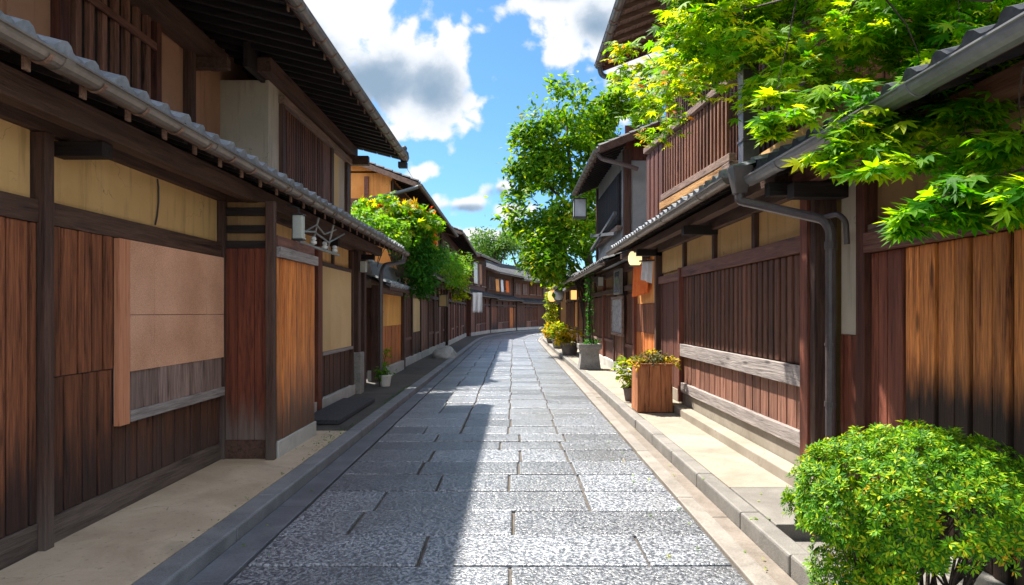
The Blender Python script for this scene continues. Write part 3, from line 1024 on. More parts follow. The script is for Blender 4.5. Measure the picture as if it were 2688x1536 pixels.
# projecting sliding-shutter box beside the doorway
bx = one(T, A, 'shutter_box', 'panel_red', (7.06, 8.36, .0, .52, .10, 2.32), bevel=.004)
mb = MB(T)
for (a, b_) in ((.01, .165), (.169, .335), (.339, .468)):
    mb.box(7.025, 7.06, a, b_, .29, 2.26)
mb.build('end_board', 'plank_box', bx, .004)
one(T, bx, 'plinth', 'stone_grey', (7.02, 7.06, .0, .47, .095, .288), bevel=.004)
bx.children[-1].data.materials[0] = M['sill']
one(T, bx, 'corner_post', 'beam_v', (6.95, 7.035, .475, .565, .045, 2.74), bevel=.008)
mb = MB(T)
planks(mb, 7.07, 8.38, .27, 2.17, .552, .19, gap=.007)
mb.build('front_board', 'plank_honey', bx, .004)
one(T, bx, 'base_stone', 'concrete_base', (7.065, 8.42, .40, .575, .05, .265), bevel=.006)
one(T, bx, 'header', 'rail_grey', (7.064, 8.42, .52, .60, 2.175, 2.285), bevel=.004)
bx.children[-1].data.materials[0] = M['beam']
one(T, bx, 'header', 'beam_red', (7.064, 8.36, .45, .57, 2.289, 2.40), bevel=.004)
one(T, A, 'cross_rail', 'black_wood', (7.03, 7.10, .0, .474, 2.42, 2.50), (7.03, 7.10, .0, .474, 2.262, 2.34), (7.02, 7.10, .0, .474, 2.60, 2.68))
one(T, A, 'plaster_band', 'plaster_brown', (7.065, 7.11, .0, .474, 2.33, 2.74), bevel=0)
# doorway behind the box, then cream panel bay
mb = MB(T)
planks(mb, 8.42, 10.40, .12, 2.16, -.01, .22)
mb.build('door', 'plank_dark', A, .004)
one(T, A, 'door_lintel', 'beam', (8.40, 10.41, -.05, .02, 2.165, 2.31))
one(T, A, 'side_board', 'post_red', (10.20, 10.41, -.01, .09, .12, 2.60))
mb = MB(T)
for (a, b_, z0) in ((10.59, 11.12, .985), (11.13, 11.74, .985), (11.75, 12.55, .985)):
    mb.box(a, b_, -.02, .025, z0, 2.33)
mb.build('shutter', 'panel_cream', A, .004)
one(T, A, 'shutter_sill', 'rail_grey', (10.585, 12.56, -.03, .06, .93, .984))
one(T, A, 'panel_rail', 'beam', (10.585, 12.56, -.03, .035, 2.335, 2.40))
posts(T, A, 'beam_v', [(11.35, 11.43, -.04, .015, 2.402, 2.743)])
mb = MB(T)
planks(mb, 10.59, 12.55, .27, .928, .0, .24)
mb.build('plank_panel', 'plank_dark', A, .004)
one(T, A, 'base_stone', 'concrete_base', (8.44, 12.9, -.05, .07, .05, .265), bevel=.006)
one(T, A, 'corner_stone', 'stone', (12.68, 13.0, -.05, .17, .04, .86), bevel=.02)
posts(T, A, 'beam_v', [(12.72, 12.94, -.05, .12, .862, 2.74)])
one(T, A, 'niche_board', 'black_wood', (12.95, 13.51, -.05, -.01, .1, 2.74))
# lower pantile roof
lr = tile_roof(T, A, -1.0, 15.1, .60, 2.975, .36, -.98)
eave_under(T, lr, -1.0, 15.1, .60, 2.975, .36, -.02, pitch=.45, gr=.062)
one(T, A, 'eave_board', 'black_wood', (-1.0, 13.7, -.05, .03, 2.99, 3.18), bevel=0)
pipe_path(T, A, [(15.0, .62, 2.86), (15.0, .60, 2.72), (14.3, .30, 2.60), (14.05, .28, 2.45), (14.05, .28, .08)], .045, bands=[((14.05, .28, 1.6), (14.05, .28, 1.63)), ((14.05, .28, .8), (14.05, .28, .83))])
# end wall below the roof, set back
one(T, A, 'end_wall', 'black_wood', (13.70, 14.9, -3.0, -.30, .06, 2.6), bevel=0)
# upper storey: lattice window, bay, eaves
T2 = TL(-3.92)
uw = one(T2, A, 'upper_window', 'black_wood', (5.92, 7.38, -.03, .006, 3.3, 5.0), bevel=0)
mb = MB(T2)
slats(mb, 5.98, 7.34, 3.35, 4.9, .055, pitch=.185, wd=.075, th=.05)
mb.build('lattice', 'board_red', uw, .004)
one(T2, uw, 'lattice_rail', 'beam_red', (5.95, 7.36, .057, .085, 4.42, 4.50), (5.95, 7.36, .057, .085, 3.7, 3.77))
posts(T2, A, 'panel_red', [(5.80, 5.93, -.04, .08, 3.2, 5.0), (7.37, 7.47, -.04, .08, 3.2, 5.0)], 'upper_post')
posts(T2, A, 'beam_v', [(8.18, 8.30, -.04, .07, 3.2, 5.0)], 'upper_post')
bay = one(T, A, 'bay', 'plaster_grey', (9.22, 13.62, -.96, -.30, 3.2, 4.74), bevel=.006)
bw = one(T, bay, 'bay_window', 'black_wood', (9.72, 12.2, -.31, -.294, 3.3, 4.55), bevel=0)
mb = MB(T)
slats(mb, 9.74, 11.7, 3.32, 4.52, -.262, pitch=.105, wd=.062, th=.03)
mb.build('lattice', 'lattice', bay, .003)
one(T, bay, 'bay_board', 'board_red', (11.72, 12.18, -.31, -.262, 3.32, 4.52))
one(T, bay, 'bay_shutter', 'panel_cream', (12.4, 12.86, -.305, -.280, 3.3, 4.52), label='pale cream shutter panel at the end of the upper bay')
posts(T, bay, 'beam_v', [(9.62, 9.715, -.31, -.24, 3.25, 4.60), (12.20, 12.36, -.31, -.24, 3.25, 4.60), (13.36, 13.64, -.33, -.24, 3.25, 4.72)], 'bay_post')
one(T, bay, 'bay_lintel', 'rail_wood', (9.60, 13.66, -.31, -.215, 4.545, 4.66))
one(T, A, 'wall_plate', 'beam', (-1.0, 8.9, -.93, -.70, 4.74, 4.95), (8.91, 13.9, -.34, -.16, 4.745, 4.93))
one(T, A, 'frieze', 'black_wood', (8.6, 13.85, -.40, -.345, 4.7, 5.06), (-1.0, 8.9, -.95, -.935, 4.9, 5.22), bevel=0)
posts(T, A, 'beam', [(8.36, 8.48, -.95, -.50, 4.60, 4.735), (4.3, 4.42, -.95, -.5, 4.60, 4.735), (13.66, 13.80, -.95, .1, 4.56, 4.74)], 'outrigger')
ur = tile_roof(T, A, -1.0, 14.15, .72, 4.86, .25, -3.0, 'upper_roof', both=-5.8)
eave_under(T, ur, -1.0, 14.15, .72, 4.86, .25, -.95, pitch=.31, gr=.07, rm='black_wood', rw=.06, rh=.085)
# verge tiles and the ornament that closes the eave
mb = MB(T)
for i in range(13):
    a, b_ = .74 - i * .29, .74 - (i + 1) * .29 + .02
    za, zb = 4.86 + (.72 - a) * .25, 4.86 + (.72 - b_) * .25
    mb.prism([(b_, zb - .10), (a, za - .10), (a, za + .06), (b_, zb + .045)], 14.13, 14.24)
mb.build('verge_tile', 'tile_dark', ur, .006)
mb = MB(T)
mb.lathe((14.18, .74, 4.72), [(.03, 0), (.08, .02), (.10, .10), (.085, .2), (.05, .24), (.06, .3), (.03, .34)], 14)
mb.box(14.1, 14.25, .62, .80, 4.60, 4.72)
mb.build('eave_ornament', 'tile_dark', ur, .006)

# ================================================================== low boarded wall beyond it
T = TL(-3.0)
W = thing('boarded_wall', 'low boarded wall with honey coloured upper panels under a short tiled coping, beside the downpipe', 'wall', (-3.0, 16.6, .09))
one(T, W, 'wall', 'plank_dark', (15.02, 18.3, -.25, -.03, .3, 2.15), bevel=0)
mb = MB(T)
for a, b_ in ((15.1, 16.1), (16.12, 17.15), (17.17, 18.2)):
    mb.box(a, b_, -.03, .012, 1.28, 2.03)
mb.build('upper_panel', 'panel_honey', W, .004)
mb = MB(T)
planks(mb, 15.1, 18.2, .33, 1.275, .0, .26)
mb.build('plank_panel', 'plank_orange', W, .004)
one(T, W, 'lintel', 'rail_wood', (15.05, 18.3, -.05, .06, 2.035, 2.15))
one(T, W, 'base_stone', 'concrete_base', (15.0, 18.3, -.2, .09, .05, .325), bevel=.008)
posts(T, W, 'beam_v', [(18.22, 18.42, -.1, .1, .08, 2.3), (14.92, 15.05, -.1, .06, .08, 2.2)])
wr = tile_roof(T, W, 14.75, 18.6, .34, 2.20, .42, -.2, 'coping_roof', both=-.7)
eave_under(T, wr, 14.75, 18.6, .34, 2.20, .42, -.1, pitch=.3, gutter=False, rm='rafter_end')


# ================================================================== generic townhouse for the rest of the lane
def far_house(root, T, L, zl, zu, ve_l, ve_u, vup, seed, wall='plaster_tan', up='plaster_brown', base=.09, depth=5.0, lower=True, upper=True,
              u_over=.35, gable=None, slope=.38, bays=None, tile='tile_dark', upwin=True, ridge=-2.6):
    rs = random.Random(seed)
    one(T, root, 'wall', wall, (0, L, -depth, -.04, base - .05, zl + .15), bevel=0)
    one(T, root, 'base_stone', 'concrete_base', (0, L, -.05, .05, base - .04, base + .22), bevel=.006)
    u = 0.0
    k = 0
    kinds = bays or ['board', 'lattice', 'door', 'board', 'plaster', 'lattice']
    while u < L - .3:
        wd = min(rs.uniform(1.3, 2.1), L - u)
        if L - u - wd < .7:
            wd = L - u
        kd = kinds[k % len(kinds)]
        k += 1
        MB(T).box(u, u + .13, -.05, .045, base, zl - .02).build('post', 'post_red' if rs.random() < .3 else 'beam_v', root, .005)
        a, b_ = u + .135, u + wd - .005
        if kd == 'board':
            mb = MB(T)
            planks(mb, a, b_, base + .225, 2.0, .0, .2)
            mb.build('plank_panel', rs.choice(['plank_dark', 'board_red', 'plank_brown', 'plank_orange']), root, .003)
        elif kd == 'lattice':
            mb = MB(T)
            slats(mb, a, b_, .85, 2.05, .02, .11, .06)
            w_ = one(T, root, 'window', 'black_wood', (a, b_, -.04, -.025, .8, 2.08), bevel=0)
            mb.build('lattice', 'lattice', w_, .003)
            mb = MB(T)
            planks(mb, a, b_, base + .225, .8, .0, .22)
            mb.build('plank_panel', 'board_red', root, .003)
            one(T, root, 'window_sill', 'rail_wood', (a, b_, -.02, .06, .78, .85))
        elif kd == 'door':
            d_ = one(T, root, 'door', 'panel_red', (a, b_, -.04, -.02, base + .02, 2.05))
            mb = MB(T)
            slats(mb, a + .06, b_ - .06, .9, 2.0, .0, .09, .045)
            mb.build('lattice', 'lattice', d_, .002)
            one(T, d_, 'door_rail', 'beam_red', (a, b_, -.018, .014, .8, .88), (a, b_, -.018, .014, base + .03, base + .2))
        else:
            one(T, root, 'plaster_panel', rs.choice(['panel_cream', 'plaster_orange']), (a, b_, -.04, .0, 1.0, 2.04), bevel=.003)
            mb = MB(T)
            planks(mb, a, b_, base + .225, .99, .0, .2)
            mb.build('plank_panel', 'plank_dark', root, .003)
        u += wd
    MB(T).box(L - .13, L, -.05, .045, base, zl - .02).build('post', 'beam_v', root, .005)
    one(T, root, 'rail_beam', 'beam', (0, L, -.045, .05, 2.10, 2.22))
    one(T, root, 'lintel_beam', 'beam', (0, L, -.045, .05, zl - .18, zl))
    if lower:
        r = tile_roof(T, root, -u_over, L + u_over, ve_l, zl, slope, vup - .05 if upper else -1.2, 'lower_roof', tile, both=None if upper else -3.2)
        eave_under(T, r, -u_over, L + u_over, ve_l, zl, slope, -.03, pitch=.5, gr=.055, rm='black_wood', brackets=False)
    if upper:
        one(T, root, 'upper_wall', up, (0, L, -depth, vup, zl + .16, zu + .35), bevel=0)
        u = .3
        while upwin and u < L - 1.2:
            wd = rs.uniform(1.0, 1.8)
            e = min(u + wd, L - .2)
            w_ = one(T, root, 'upper_window', 'black_wood', (u, e, vup - .01, vup + .02, zl + .75, zu - .25), bevel=0)
            mb = MB(T)
            slats(mb, u + .03, e - .03, zl + .78, zu - .28, vup + .065, .11, .055)
            mb.build('lattice', rs.choice(['lattice', 'board_red', 'plank_grey']), w_, .002)
            one(T, w_, 'window_sill', 'rail_wood', (u - .04, e + .04, vup, vup + .09, zl + .68, zl + .75))
            u = e + rs.uniform(.3, .9)
        posts(T, root, 'beam_v', [(0.0, .14, vup - .04, vup + .05, zl + .1, zu + .1), (L - .14, L, vup - .04, vup + .05, zl + .1, zu + .1)], 'upper_post')
        one(T, root, 'upper_beam', 'beam', (.145, L - .145, vup - .02, vup + .045, zu - .16, zu + .06))
        r = tile_roof(T, root, -u_over, L + u_over, ve_u, zu, slope, ridge, 'upper_roof', tile, both=2 * ridge - ve_u)
        eave_under(T, r, -u_over, L + u_over, ve_u, zu, slope, vup - .02, pitch=.4, gr=.06, rm='black_wood', brackets=False)
        # gable triangle and barge boards at both ends
        zr = zu + (ve_u - ridge) * slope
        for (a, b_) in ((.0, .06), (L - .06, L)):
            mb = MB(T)
            mb.prism([(vup, zu + .3), (2 * ridge - vup, zu + .3), (ridge, zr - .12)], a, b_)
            mb.build('gable', gable or up, root)
        for (a, b_) in ((-u_over - .02, -u_over + .03), (L + u_over - .03, L + u_over + .02)):
            mb = MB(T)
            mb.prism([(ve_u - .02, zu - .16), (ve_u - .02, zu - .02), (ridge, zr - .02), (ridge, zr - .17)], a, b_)
            mb.prism([(2 * ridge - ve_u + .02, zu - .16), (2 * ridge - ve_u + .02, zu - .02), (ridge, zr - .02), (ridge, zr - .17)], a + .001, b_ - .001)
            mb.build('barge_board', 'rail_wood', r, .004)


# house with the orange gable, behind the creepers
B = thing('townhouse', 'two storey townhouse with an orange plaster gable rising behind the creepers', 'house', (-3.1, 24, .09), 'townhouses along the lane')
TB = lambda u, v, z: Vector((-3.05 + v, 18.6 + u, z))
far_house(B, TB, 11.6, 2.78, 5.10, .62, .50, -.25, 5, up='plaster_orange', bays=['door', 'plaster', 'board', 'door', 'lattice', 'board'], wall='plaster_brown', ridge=-1.6)
one(TB, B, 'gable_beam', 'beam_red', (-.05, .02, -4.6, -.25, 4.55, 4.70), (-.05, .02, -4.6, -.25, 3.75, 3.85), (-.05, .02, -1.0, -.88, 3.0, 5.3))
pipe_path(TB, B, [(-.4, .52, 4.95), (-.5, .1, 4.80), (-.5, -.95, 4.55), (-.5, -1.25, 4.4), (-.5, -1.25, 3.2)], .05, 'pipe_blue')
C_ = thing('townhouse', 'dark two storey townhouse with a white cloth hanging before its low eave', 'house', (-3.1, 37, .09), 'townhouses along the lane')
far_house(C_, lambda u, v, z: Vector((-3.0 + v, 31.0 + u, z)), 12.0, 2.75, 5.25, .6, .7, -.3, 8, up='panel_red', wall='panel_red', bays=['board', 'lattice', 'board', 'door'], gable='plaster_orange')


def chord(s0, s1, t):
    p, q = path(s0, t), path(s1, t)
    d = (q - p)
    L = d.length
    d = d / L
    nrm = Vector((d.y, -d.x, 0))      # towards the street (to the right of travel)
    return (lambda u, v, z: p + d * u + nrm * v + Vector((0, 0, z))), L, p + d * L / 2


for (s0, s1, lab, sd, upc, zu, zl) in ((43.4, 50.0, 'dark townhouse with pale hanging blinds upstairs where the lane starts to bend', 13, 'panel_red', 5.3, 2.75),
                                       (50.3, 57.2, 'small brown townhouse with colourful cloths upstairs, near the end of the bend', 17, 'plank_dark', 4.6, 2.65),
                                       (57.5, 66.0, 'low dark house after the small brown one with the cloths, far along the bend', 23, 'plank_dark', 4.4, 2.5),
                                       (66.3, 78.0, 'last but one house of the far row, dark and mostly behind the vines', 29, 'panel_red', 4.6, 2.6),
                                       (78.4, 92.0, 'farthest house of the row, just before the lane leaves the view', 43, 'panel_red', 4.6, 2.6)):
    Tc, L, mid = chord(s0, s1, -3.0)
    h = thing('townhouse', lab, 'house', mid, 'townhouses along the lane')
    far_house(h, Tc, L, zl, zu, .6, .7, -.3, sd, up=upc, wall='panel_red', u_over=.25, bays=['board', 'lattice', 'door', 'board'])
    if sd == 17:
        HD = (h, Tc, L)
    if sd == 13:
        HC = (h, Tc, L)

# ================================================================== east side: lattice townhouse with the balcony
T = TR(2.6)
R1 = thing('townhouse', 'red brown lattice townhouse with an upstairs balcony and a grey rail across its boards', 'house', (2.8, 9, .12), 'townhouses along the lane')
one(T, R1, 'wall', 'plaster_tan', (5.80, 14.5, -5.5, -.045, .06, 3.3), bevel=0)
one(T, R1, 'step_stone', 'concrete_lit', (5.3, 12.1, .045, .222, .05, .222), bevel=.012)
one(T, R1, 'foundation', 'concrete_lit', (5.85, 12.1, -.05, .035, .05, .400), bevel=.006)
posts(T, R1, 'post_red', [(5.80, 5.955, -.05, .105, .10, 2.74), (10.34, 10.44, -.05, .09, .25, 2.28)])
posts(T, R1, 'beam_v', [(5.70, 5.798, -.10, .085, .10, 2.74), (12.02, 12.15, -.05, .09, .12, 2.74)])
lw = one(T, R1, 'lattice_window', 'black_wood', (5.96, 10.335, -.05, -.02, .42, 2.13), bevel=0)
mb = MB(T)
slats(mb, 5.97, 10.33, 1.132, 2.128, .026, pitch=.158, wd=.112, th=.034, jit=.006)
mb.build('lattice', 'lattice', lw, .010)
mb = MB(T)
slats(mb, 5.97, 10.33, .54, .94, .026, pitch=.232, wd=.205, th=.03, jit=.004)
mb.build('lower_board', 'board_red', lw, .006)
one(T, lw, 'middle_rail', 'rail_grey', (5.965, 10.332, .03, .085, .945, 1.128), bevel=.006)
one(T, lw, 'bottom_rail', 'rail_grey', (5.965, 10.332, .0, .07, .402, .545), bevel=.006)
one(T, R1, 'head_beam', 'beam_red', (5.96, 10.35, -.04, .06, 2.135, 2.285), (10.445, 12.02, -.04, .05, 2.10, 2.225), bevel=.006)
mb = MB(T)
planks(mb, 10.445, 12.02, .30, 2.098, .01, .26)
mb.build('plank_panel', 'panel_red', R1, .004)
one(T, R1, 'plaster_band', 'plaster_tan', (5.96, 12.02, -.05, -.02, 2.287, 2.66), bevel=0)
posts(T, R1, 'beam_v', [(7.28, 7.38, -.03, .03, 2.287, 2.66), (8.76, 8.85, -.03, .03, 2.287, 2.66), (10.30, 10.40, -.03, .03, 2.287, 2.66)])
one(T, R1, 'lintel_beam', 'beam', (5.75, 14.5, -.05, .06, 2.662, 2.86))
one(T, R1, 'eave_purlin', 'beam', (5.9, 14.4, .22, .34, 2.72, 2.83))
for uu in (5.87, 8.8, 12.08):
    one(T, R1, 'bracket', 'black_wood', (uu - .06, uu + .06, -.04, .42, 2.60, 2.715))
# recessed doorway with the orange wall
one(T, R1, 'doorway_wall', 'plaster_orange', (12.2, 14.4, -.05, -.012, 1.78, 2.66), bevel=0)
dr = one(T, R1, 'door', 'plank_orange', (12.2, 14.35, -.05, -.025, .2, 1.77), bevel=0)
mb = MB(T)
planks(mb, 12.2, 14.35, .22, 1.20, .0, .24)
mb.build('door_board', 'plank_orange', dr, .004)
mb = MB(T)
planks(mb, 12.2, 14.35, 1.205, 1.77, .004, .24)
mb.build('door_board', 'plank_brown', dr, .004)
posts(T, R1, 'post_red', [(14.36, 14.50, -.05, .07, .12, 2.66)])
one(T, R1, 'base_stone', 'concrete_base', (12.16, 14.5, -.05, .04, .06, .215), bevel=.006)
lr = tile_roof(T, R1, 6.35, 14.35, .55, 2.92, .36, -.5, pitch=.255)
eave_under(T, lr, 6.35, 14.35, .55, 2.92, .36, -.02, pitch=.36, gr=.062, rm='black_wood', brackets=False)
one(T, R1, 'upper_wall', 'panel_red', (7.35, 14.1, -5.5, -.55, 3.1, 6.3), bevel=0)
mb = MB(T)
u = -.56
while u > -2.6:          # boarding on the end wall that faces down the lane
    wd = random.uniform(.2, .3)
    mb.box(7.318, 7.349, u - wd + .01, u, 3.0, 6.3)
    u -= wd
mb.build('end_board', 'plank_brown', R1, .004)
one(T, R1, 'end_plaster', 'plaster_blue', (7.32, 7.349, -3.8, -2.62, 3.0, 6.3), bevel=0)
mb = MB(T)
slats(mb, 7.6, 13.8, 3.3, 5.9, -.50, .16, .08)
mb.build('upper_lattice', 'lattice', R1, .004)
# balcony
bal = one(T, R1, 'balcony', 'rail_wood', (7.45, 11.2, -.54, .24, 3.18, 3.26), bevel=.006)
def bv(u): return .20 + (u - 7.5) * .062
mb = MB(T)
for i in range(21):
    uu = 7.68 + i * .122
    mb.box(uu - .026, uu + .026, bv(uu) - .035, bv(uu), 3.34, 4.12)
mb.build('baluster', 'board_red', bal, .006)
mb = MB(T)
mb.bar((7.5, bv(7.5) - .01, 4.16), (11.2, bv(11.2) - .01, 4.24), .10, .085)
mb.build('top_rail', 'rail_wood', bal, .006)
mb = MB(T)
mb.bar((7.5, bv(7.5) - .01, 3.31), (10.22, bv(10.22) - .01, 3.31), .08, .09)
mb.build('bottom_rail', 'rail_wood', bal, .006)
mb = MB(T)
mb.bar((7.5, bv(7.5) + .0, 3.20), (10.3, bv(10.3) + .0, 3.20), .05, .10)
mb.build('ledge_trim', 'gold_trim', bal, .004)
mb = MB(T)
for i in range(4):
    a, b_ = 10.24 + i * .24, 10.24 + (i + 1) * .24 - .008
    mb.box(a, b_, bv(a) - .04, bv(a), 3.0, 4.15)
mb.build('side_panel', 'panel_red', bal, .004)
one(T, bal, 'back_board', 'panel_red', (7.5, 11.15, .08, .11, 3.27, 4.05), bevel=0)
# square leader and its head, then the round downpipe
mb = MB(T)
mb.box(6.86, 7.02, .13, .29, 3.02, 6.2)
for zz in (3.05, 3.32, 3.62, 4.6):
    mb.box(6.85, 7.03, .12, .30, zz, zz + .035)
mb.build('square_downpipe', 'pipe', R1, .008)
mb = MB(T)
cx, cu_ = .57, 6.12
mb.add([(cu_ - .10, cx - .09, 2.90), (cu_ + .10, cx - .09, 2.90), (cu_ + .10, cx + .09, 2.90), (cu_ - .10, cx + .09, 2.90),
        (cu_ - .055, cx - .05, 2.66), (cu_ + .055, cx - .05, 2.66), (cu_ + .055, cx + .05, 2.66), (cu_ - .055, cx + .05, 2.66)],
       [(0, 1, 2, 3), (7, 6, 5, 4), (0, 4, 5, 1), (1, 5, 6, 2), (2, 6, 7, 3), (3, 7, 4, 0)])
mb.build('rain_head', 'pipe', R1, .008)
pipe_path(T, R1, [(6.12, .57, 2.68), (6.12, .57, 2.60), (5.44, .12, 2.34), (5.38, .10, 2.25), (5.38, .10, .0)], .040,
          bands=[((5.38, .10, 1.34), (5.38, .10, 1.36)), ((5.38, .10, .86), (5.38, .10, .90)), ((5.38, .10, 2.1), (5.38, .10, 2.16)), ((6.12, .57, 2.60), (6.12, .57, 2.66))])
pipe_path(T, R1, [(5.46, .12, 2.36), (5.26, .10, 2.36), (5.20, .07, 2.30), (5.20, .06, 2.12)], .022)
# high upper roof
ur = tile_roof(T, R1, 6.6, 13.1, .92, 6.40, .38, -2.6, 'upper_roof', both=-6)
eave_under(T, ur, 6.6, 13.1, .92, 6.40, .38, -.5, pitch=.42, gr=.07, rm='rafter_end', sm='rail_wood')
mb = MB(T)
mb.prism([(.92, 6.22), (.92, 6.38), (-2.6, 7.72), (-2.6, 7.55)], 13.08, 13.14)
mb.build('barge_board', 'beam_red', ur, .006)
pipe_path(T, R1, [(13.0, .97, 6.32), (13.15, .90, 6.15), (13.15, -.3, 6.0), (13.15, -.62, 5.9), (13.15, -.62, 3.4)], .05, 'pipe_blue')

# ================================================================== east side, nearest: wall of golden boards under a low eave
T = TR(2.70)
R0 = thing('gatehouse', 'low house front of tall golden brown boards under an eave, behind the round bush', 'house', (2.9, 4.4, .1), 'townhouses along the lane')
one(T, R0, 'wall', 'plaster_brown', (2.95, 5.66, -4.5, -.045, .0, 3.0), bevel=0)
mb = MB(T)
gb = [2.97, 3.12, 3.27, 3.42, 3.56, 3.69, 3.83, 4.016, 4.16, 4.34, 4.52, 4.70]
for i, (u, e) in enumerate(zip(gb, gb[1:])):
    mb.box(u + .011, e - .011, -.03, .004 + (i % 2) * .014 + random.uniform(0, .006), .12, 2.045)
mr = MB(T)
for (p_, q_) in ((4.71, 4.90), (4.91, 5.03), (5.04, 5.138)):
    mr.box(p_ + .004, q_ - .004, -.03, .006 + random.uniform(0, .015), .12, 2.045)
mr.build('side_board', 'post_red', R0, .008)
mb.build('board_gate', 'plank_gold', R0, .009)
one(T, R0, 'backing', 'iron', (2.96, 5.14, -.044, -.010, .1, 2.05), bevel=0)
one(T, R0, 'head_beam', 'beam_red', (2.95, 5.14, -.04, .07, 2.05, 2.20), bevel=.006)
one(T, R0, 'head_rail', 'rail_wood', (2.95, 5.14, -.04, .035, 2.203, 2.26), bevel=.004)
posts(T, R0, 'panel_red', [(5.145, 5.27, -.05, .06, .1, 2.78)])
one(T, R0, 'plaster_panel', 'plaster_grey', (5.275, 5.62, -.05, .0, 1.425, 2.75), bevel=0)
mb = MB(T)
planks(mb, 5.275, 5.62, .12, 1.42, .012, .16)
mb.build('plank_panel', 'plank_box', R0, .004)
one(T, R0, 'foundation', 'stone', (2.95, 5.66, -.05, .08, .0, .118), bevel=.01)
one(T, R0, 'lintel_beam', 'beam', (2.95, 5.72, -.05, .05, 2.70, 2.86))
one(T, R0, 'eave_purlin', 'beam_red', (2.7, 5.9, .20, .32, 2.66, 2.78))
one(T, R0, 'bracket', 'black_wood', (5.5, 5.64, -.04, .44, 2.53, 2.655))
lr = tile_roof(T, R0, 2.65, 6.12, .54, 2.86, .34, -2.2, pitch=.255, m='tile_dark', both=-4.5)
eave_under(T, lr, 2.65, 6.12, .54, 2.86, .34, -.02, pitch=.36, gr=.068, rm='black_wood', gm='gutter_grey', brackets=False)

# ================================================================== east side: middle houses
T = TR(2.6)
R2 = thing('townhouse', 'townhouse with a blue grey plaster end wall and dark upper eaves by the tall tree', 'house', (2.8, 17, .12), 'townhouses along the lane')
T2b = lambda u, v, z: Vector((2.62 - v, 14.62 + u, z))
far_house(R2, T2b, 7.2, 2.72, 5.05, .68, .86, .24, 31, up='plaster_blue', wall='plaster_brown', base=.12, upper=False, bays=['door', 'board', 'door', 'lattice'], u_over=.05)
one(T2b, R2, 'upper_wall', 'plaster_blue', (.02, 4.7, -5.0, .22, 2.8, 5.35), bevel=.006)
posts(T2b, R2, 'beam_v', [(-.03, .14, .10, .26, 2.95, 5.1), (4.6, 4.75, .1, .28, 2.95, 5.1)], 'upper_post')
one(T2b, R2, 'gable_board', 'panel_red', (-.02, .015, -4.0, .23, 4.86, 5.6), bevel=0)
w_ = one(T2b, R2, 'upper_window', 'black_wood', (.5, 4.4, .2, .235, 3.5, 4.75), bevel=0)
mb = MB(T2b)
slats(mb, .55, 4.35, 3.55, 4.7, .28, .14, .06)
mb.build('lattice', 'black_wood', w_, .003)
one(T2b, w_, 'window_rail', 'rail_wood', (.4, 4.5, .24, .34, 3.42, 3.52))
mb = MB(T2b)
mb.bar((.1, .42, 3.75), (4.6, .42, 3.35), .07, .07)
mb.bar((.1, .42, 3.30), (4.6, .42, 3.75), .07, .07)
mb.build('window_guard', 'dark_iron_wood', w_, .004)
ur = tile_roof(T2b, R2, -.45, 4.95, .84, 5.05, .40, -2.2, 'upper_roof', 'tile_dark', both=-5.2)
eave_under(T2b, ur, -.45, 4.95, .84, 5.05, .40, .22, pitch=.3, gr=.06, rm='black_wood')
mb = MB(T2b)
mb.prism([(.84, 4.90), (.84, 5.06), (-2.2, 6.28), (-2.2, 6.10)], -.48, -.43)
mb.build('barge_board', 'beam', ur, .006)
pipe_path(T2b, R2, [(-.35, .88, 4.98), (-.35, .80, 4.82), (-.30, .30, 4.70), (-.25, .0, 4.62)], .045, 'pipe')

R3 = thing('townhouse', 'single storey house with lit lanterns and potted plants along its dark front', 'house', (2.8, 28, .12), 'townhouses along the lane')
far_house(R3, lambda u, v, z: Vector((2.64 - v, 21.9 + u, z)), 12.0, 2.80, 5, .66, .8, -.2, 37, wall='plaster_brown', base=.12, upper=False, bays=['lattice', 'door', 'board', 'plaster', 'lattice'], u_over=.1)
Tc = lambda u, v, z: path(34.5 + u, 2.66 - v, z)
R4 = thing('townhouse', 'plain brown house half hidden behind the tall tree on the inside of the bend', 'house', (3.2, 39, .12), 'townhouses along the lane')
far_house(R4, lambda u, v, z: Vector((3.2 - v, 34.6 + u, z)), 6.5, 2.7, 5, .6, .8, -.2, 41, wall='plaster_brown', base=.12, upper=False)

p5, q5 = path(42.5, 2.75), path(55.0, 2.75)
d5 = (q5 - p5)
L5 = d5.length
d5 = d5 / L5
n5 = Vector((-d5.y, d5.x, 0))
R5 = thing('townhouse', 'house on the inside of the bend behind the vines and far lanterns', 'house', tuple((p5 + q5) / 2), 'townhouses along the lane')
far_house(R5, lambda u, v, z: p5 + d5 * u + n5 * v + Vector((0, 0, z)), L5, 2.7, 5, .6, .8, -.2, 51, wall='plaster_brown', base=.12, upper=False)

# ================================================================== small things along the lane
# doormat on its stone in front of the recessed door
mb = MB()
mb.add([(-2.66, 9.25, .098), (-2.20, 9.25, .098), (-2.10, 11.6, .092), (-2.62, 11.7, .092), (-2.66, 9.25, .15), (-2.20, 9.25, .15), (-2.34, 11.55, .15), (-2.62, 11.6, .15)],
       [(3, 2, 1, 0), (4, 5, 6, 7), (0, 1, 5, 4), (1, 2, 6, 5), (2, 3, 7, 6), (3, 0, 4, 7)])
mt = MB()
mt.box(-2.86, -2.33, 9.15, 11.5, .10, .165)
o = mt.build('doormat', 'mat', None, .006, base=(-2.6, 10.3, .1))
tag(o, 'thick black bristle doormat lying on the pavement before the recessed door', 'doormat', kind='thing')

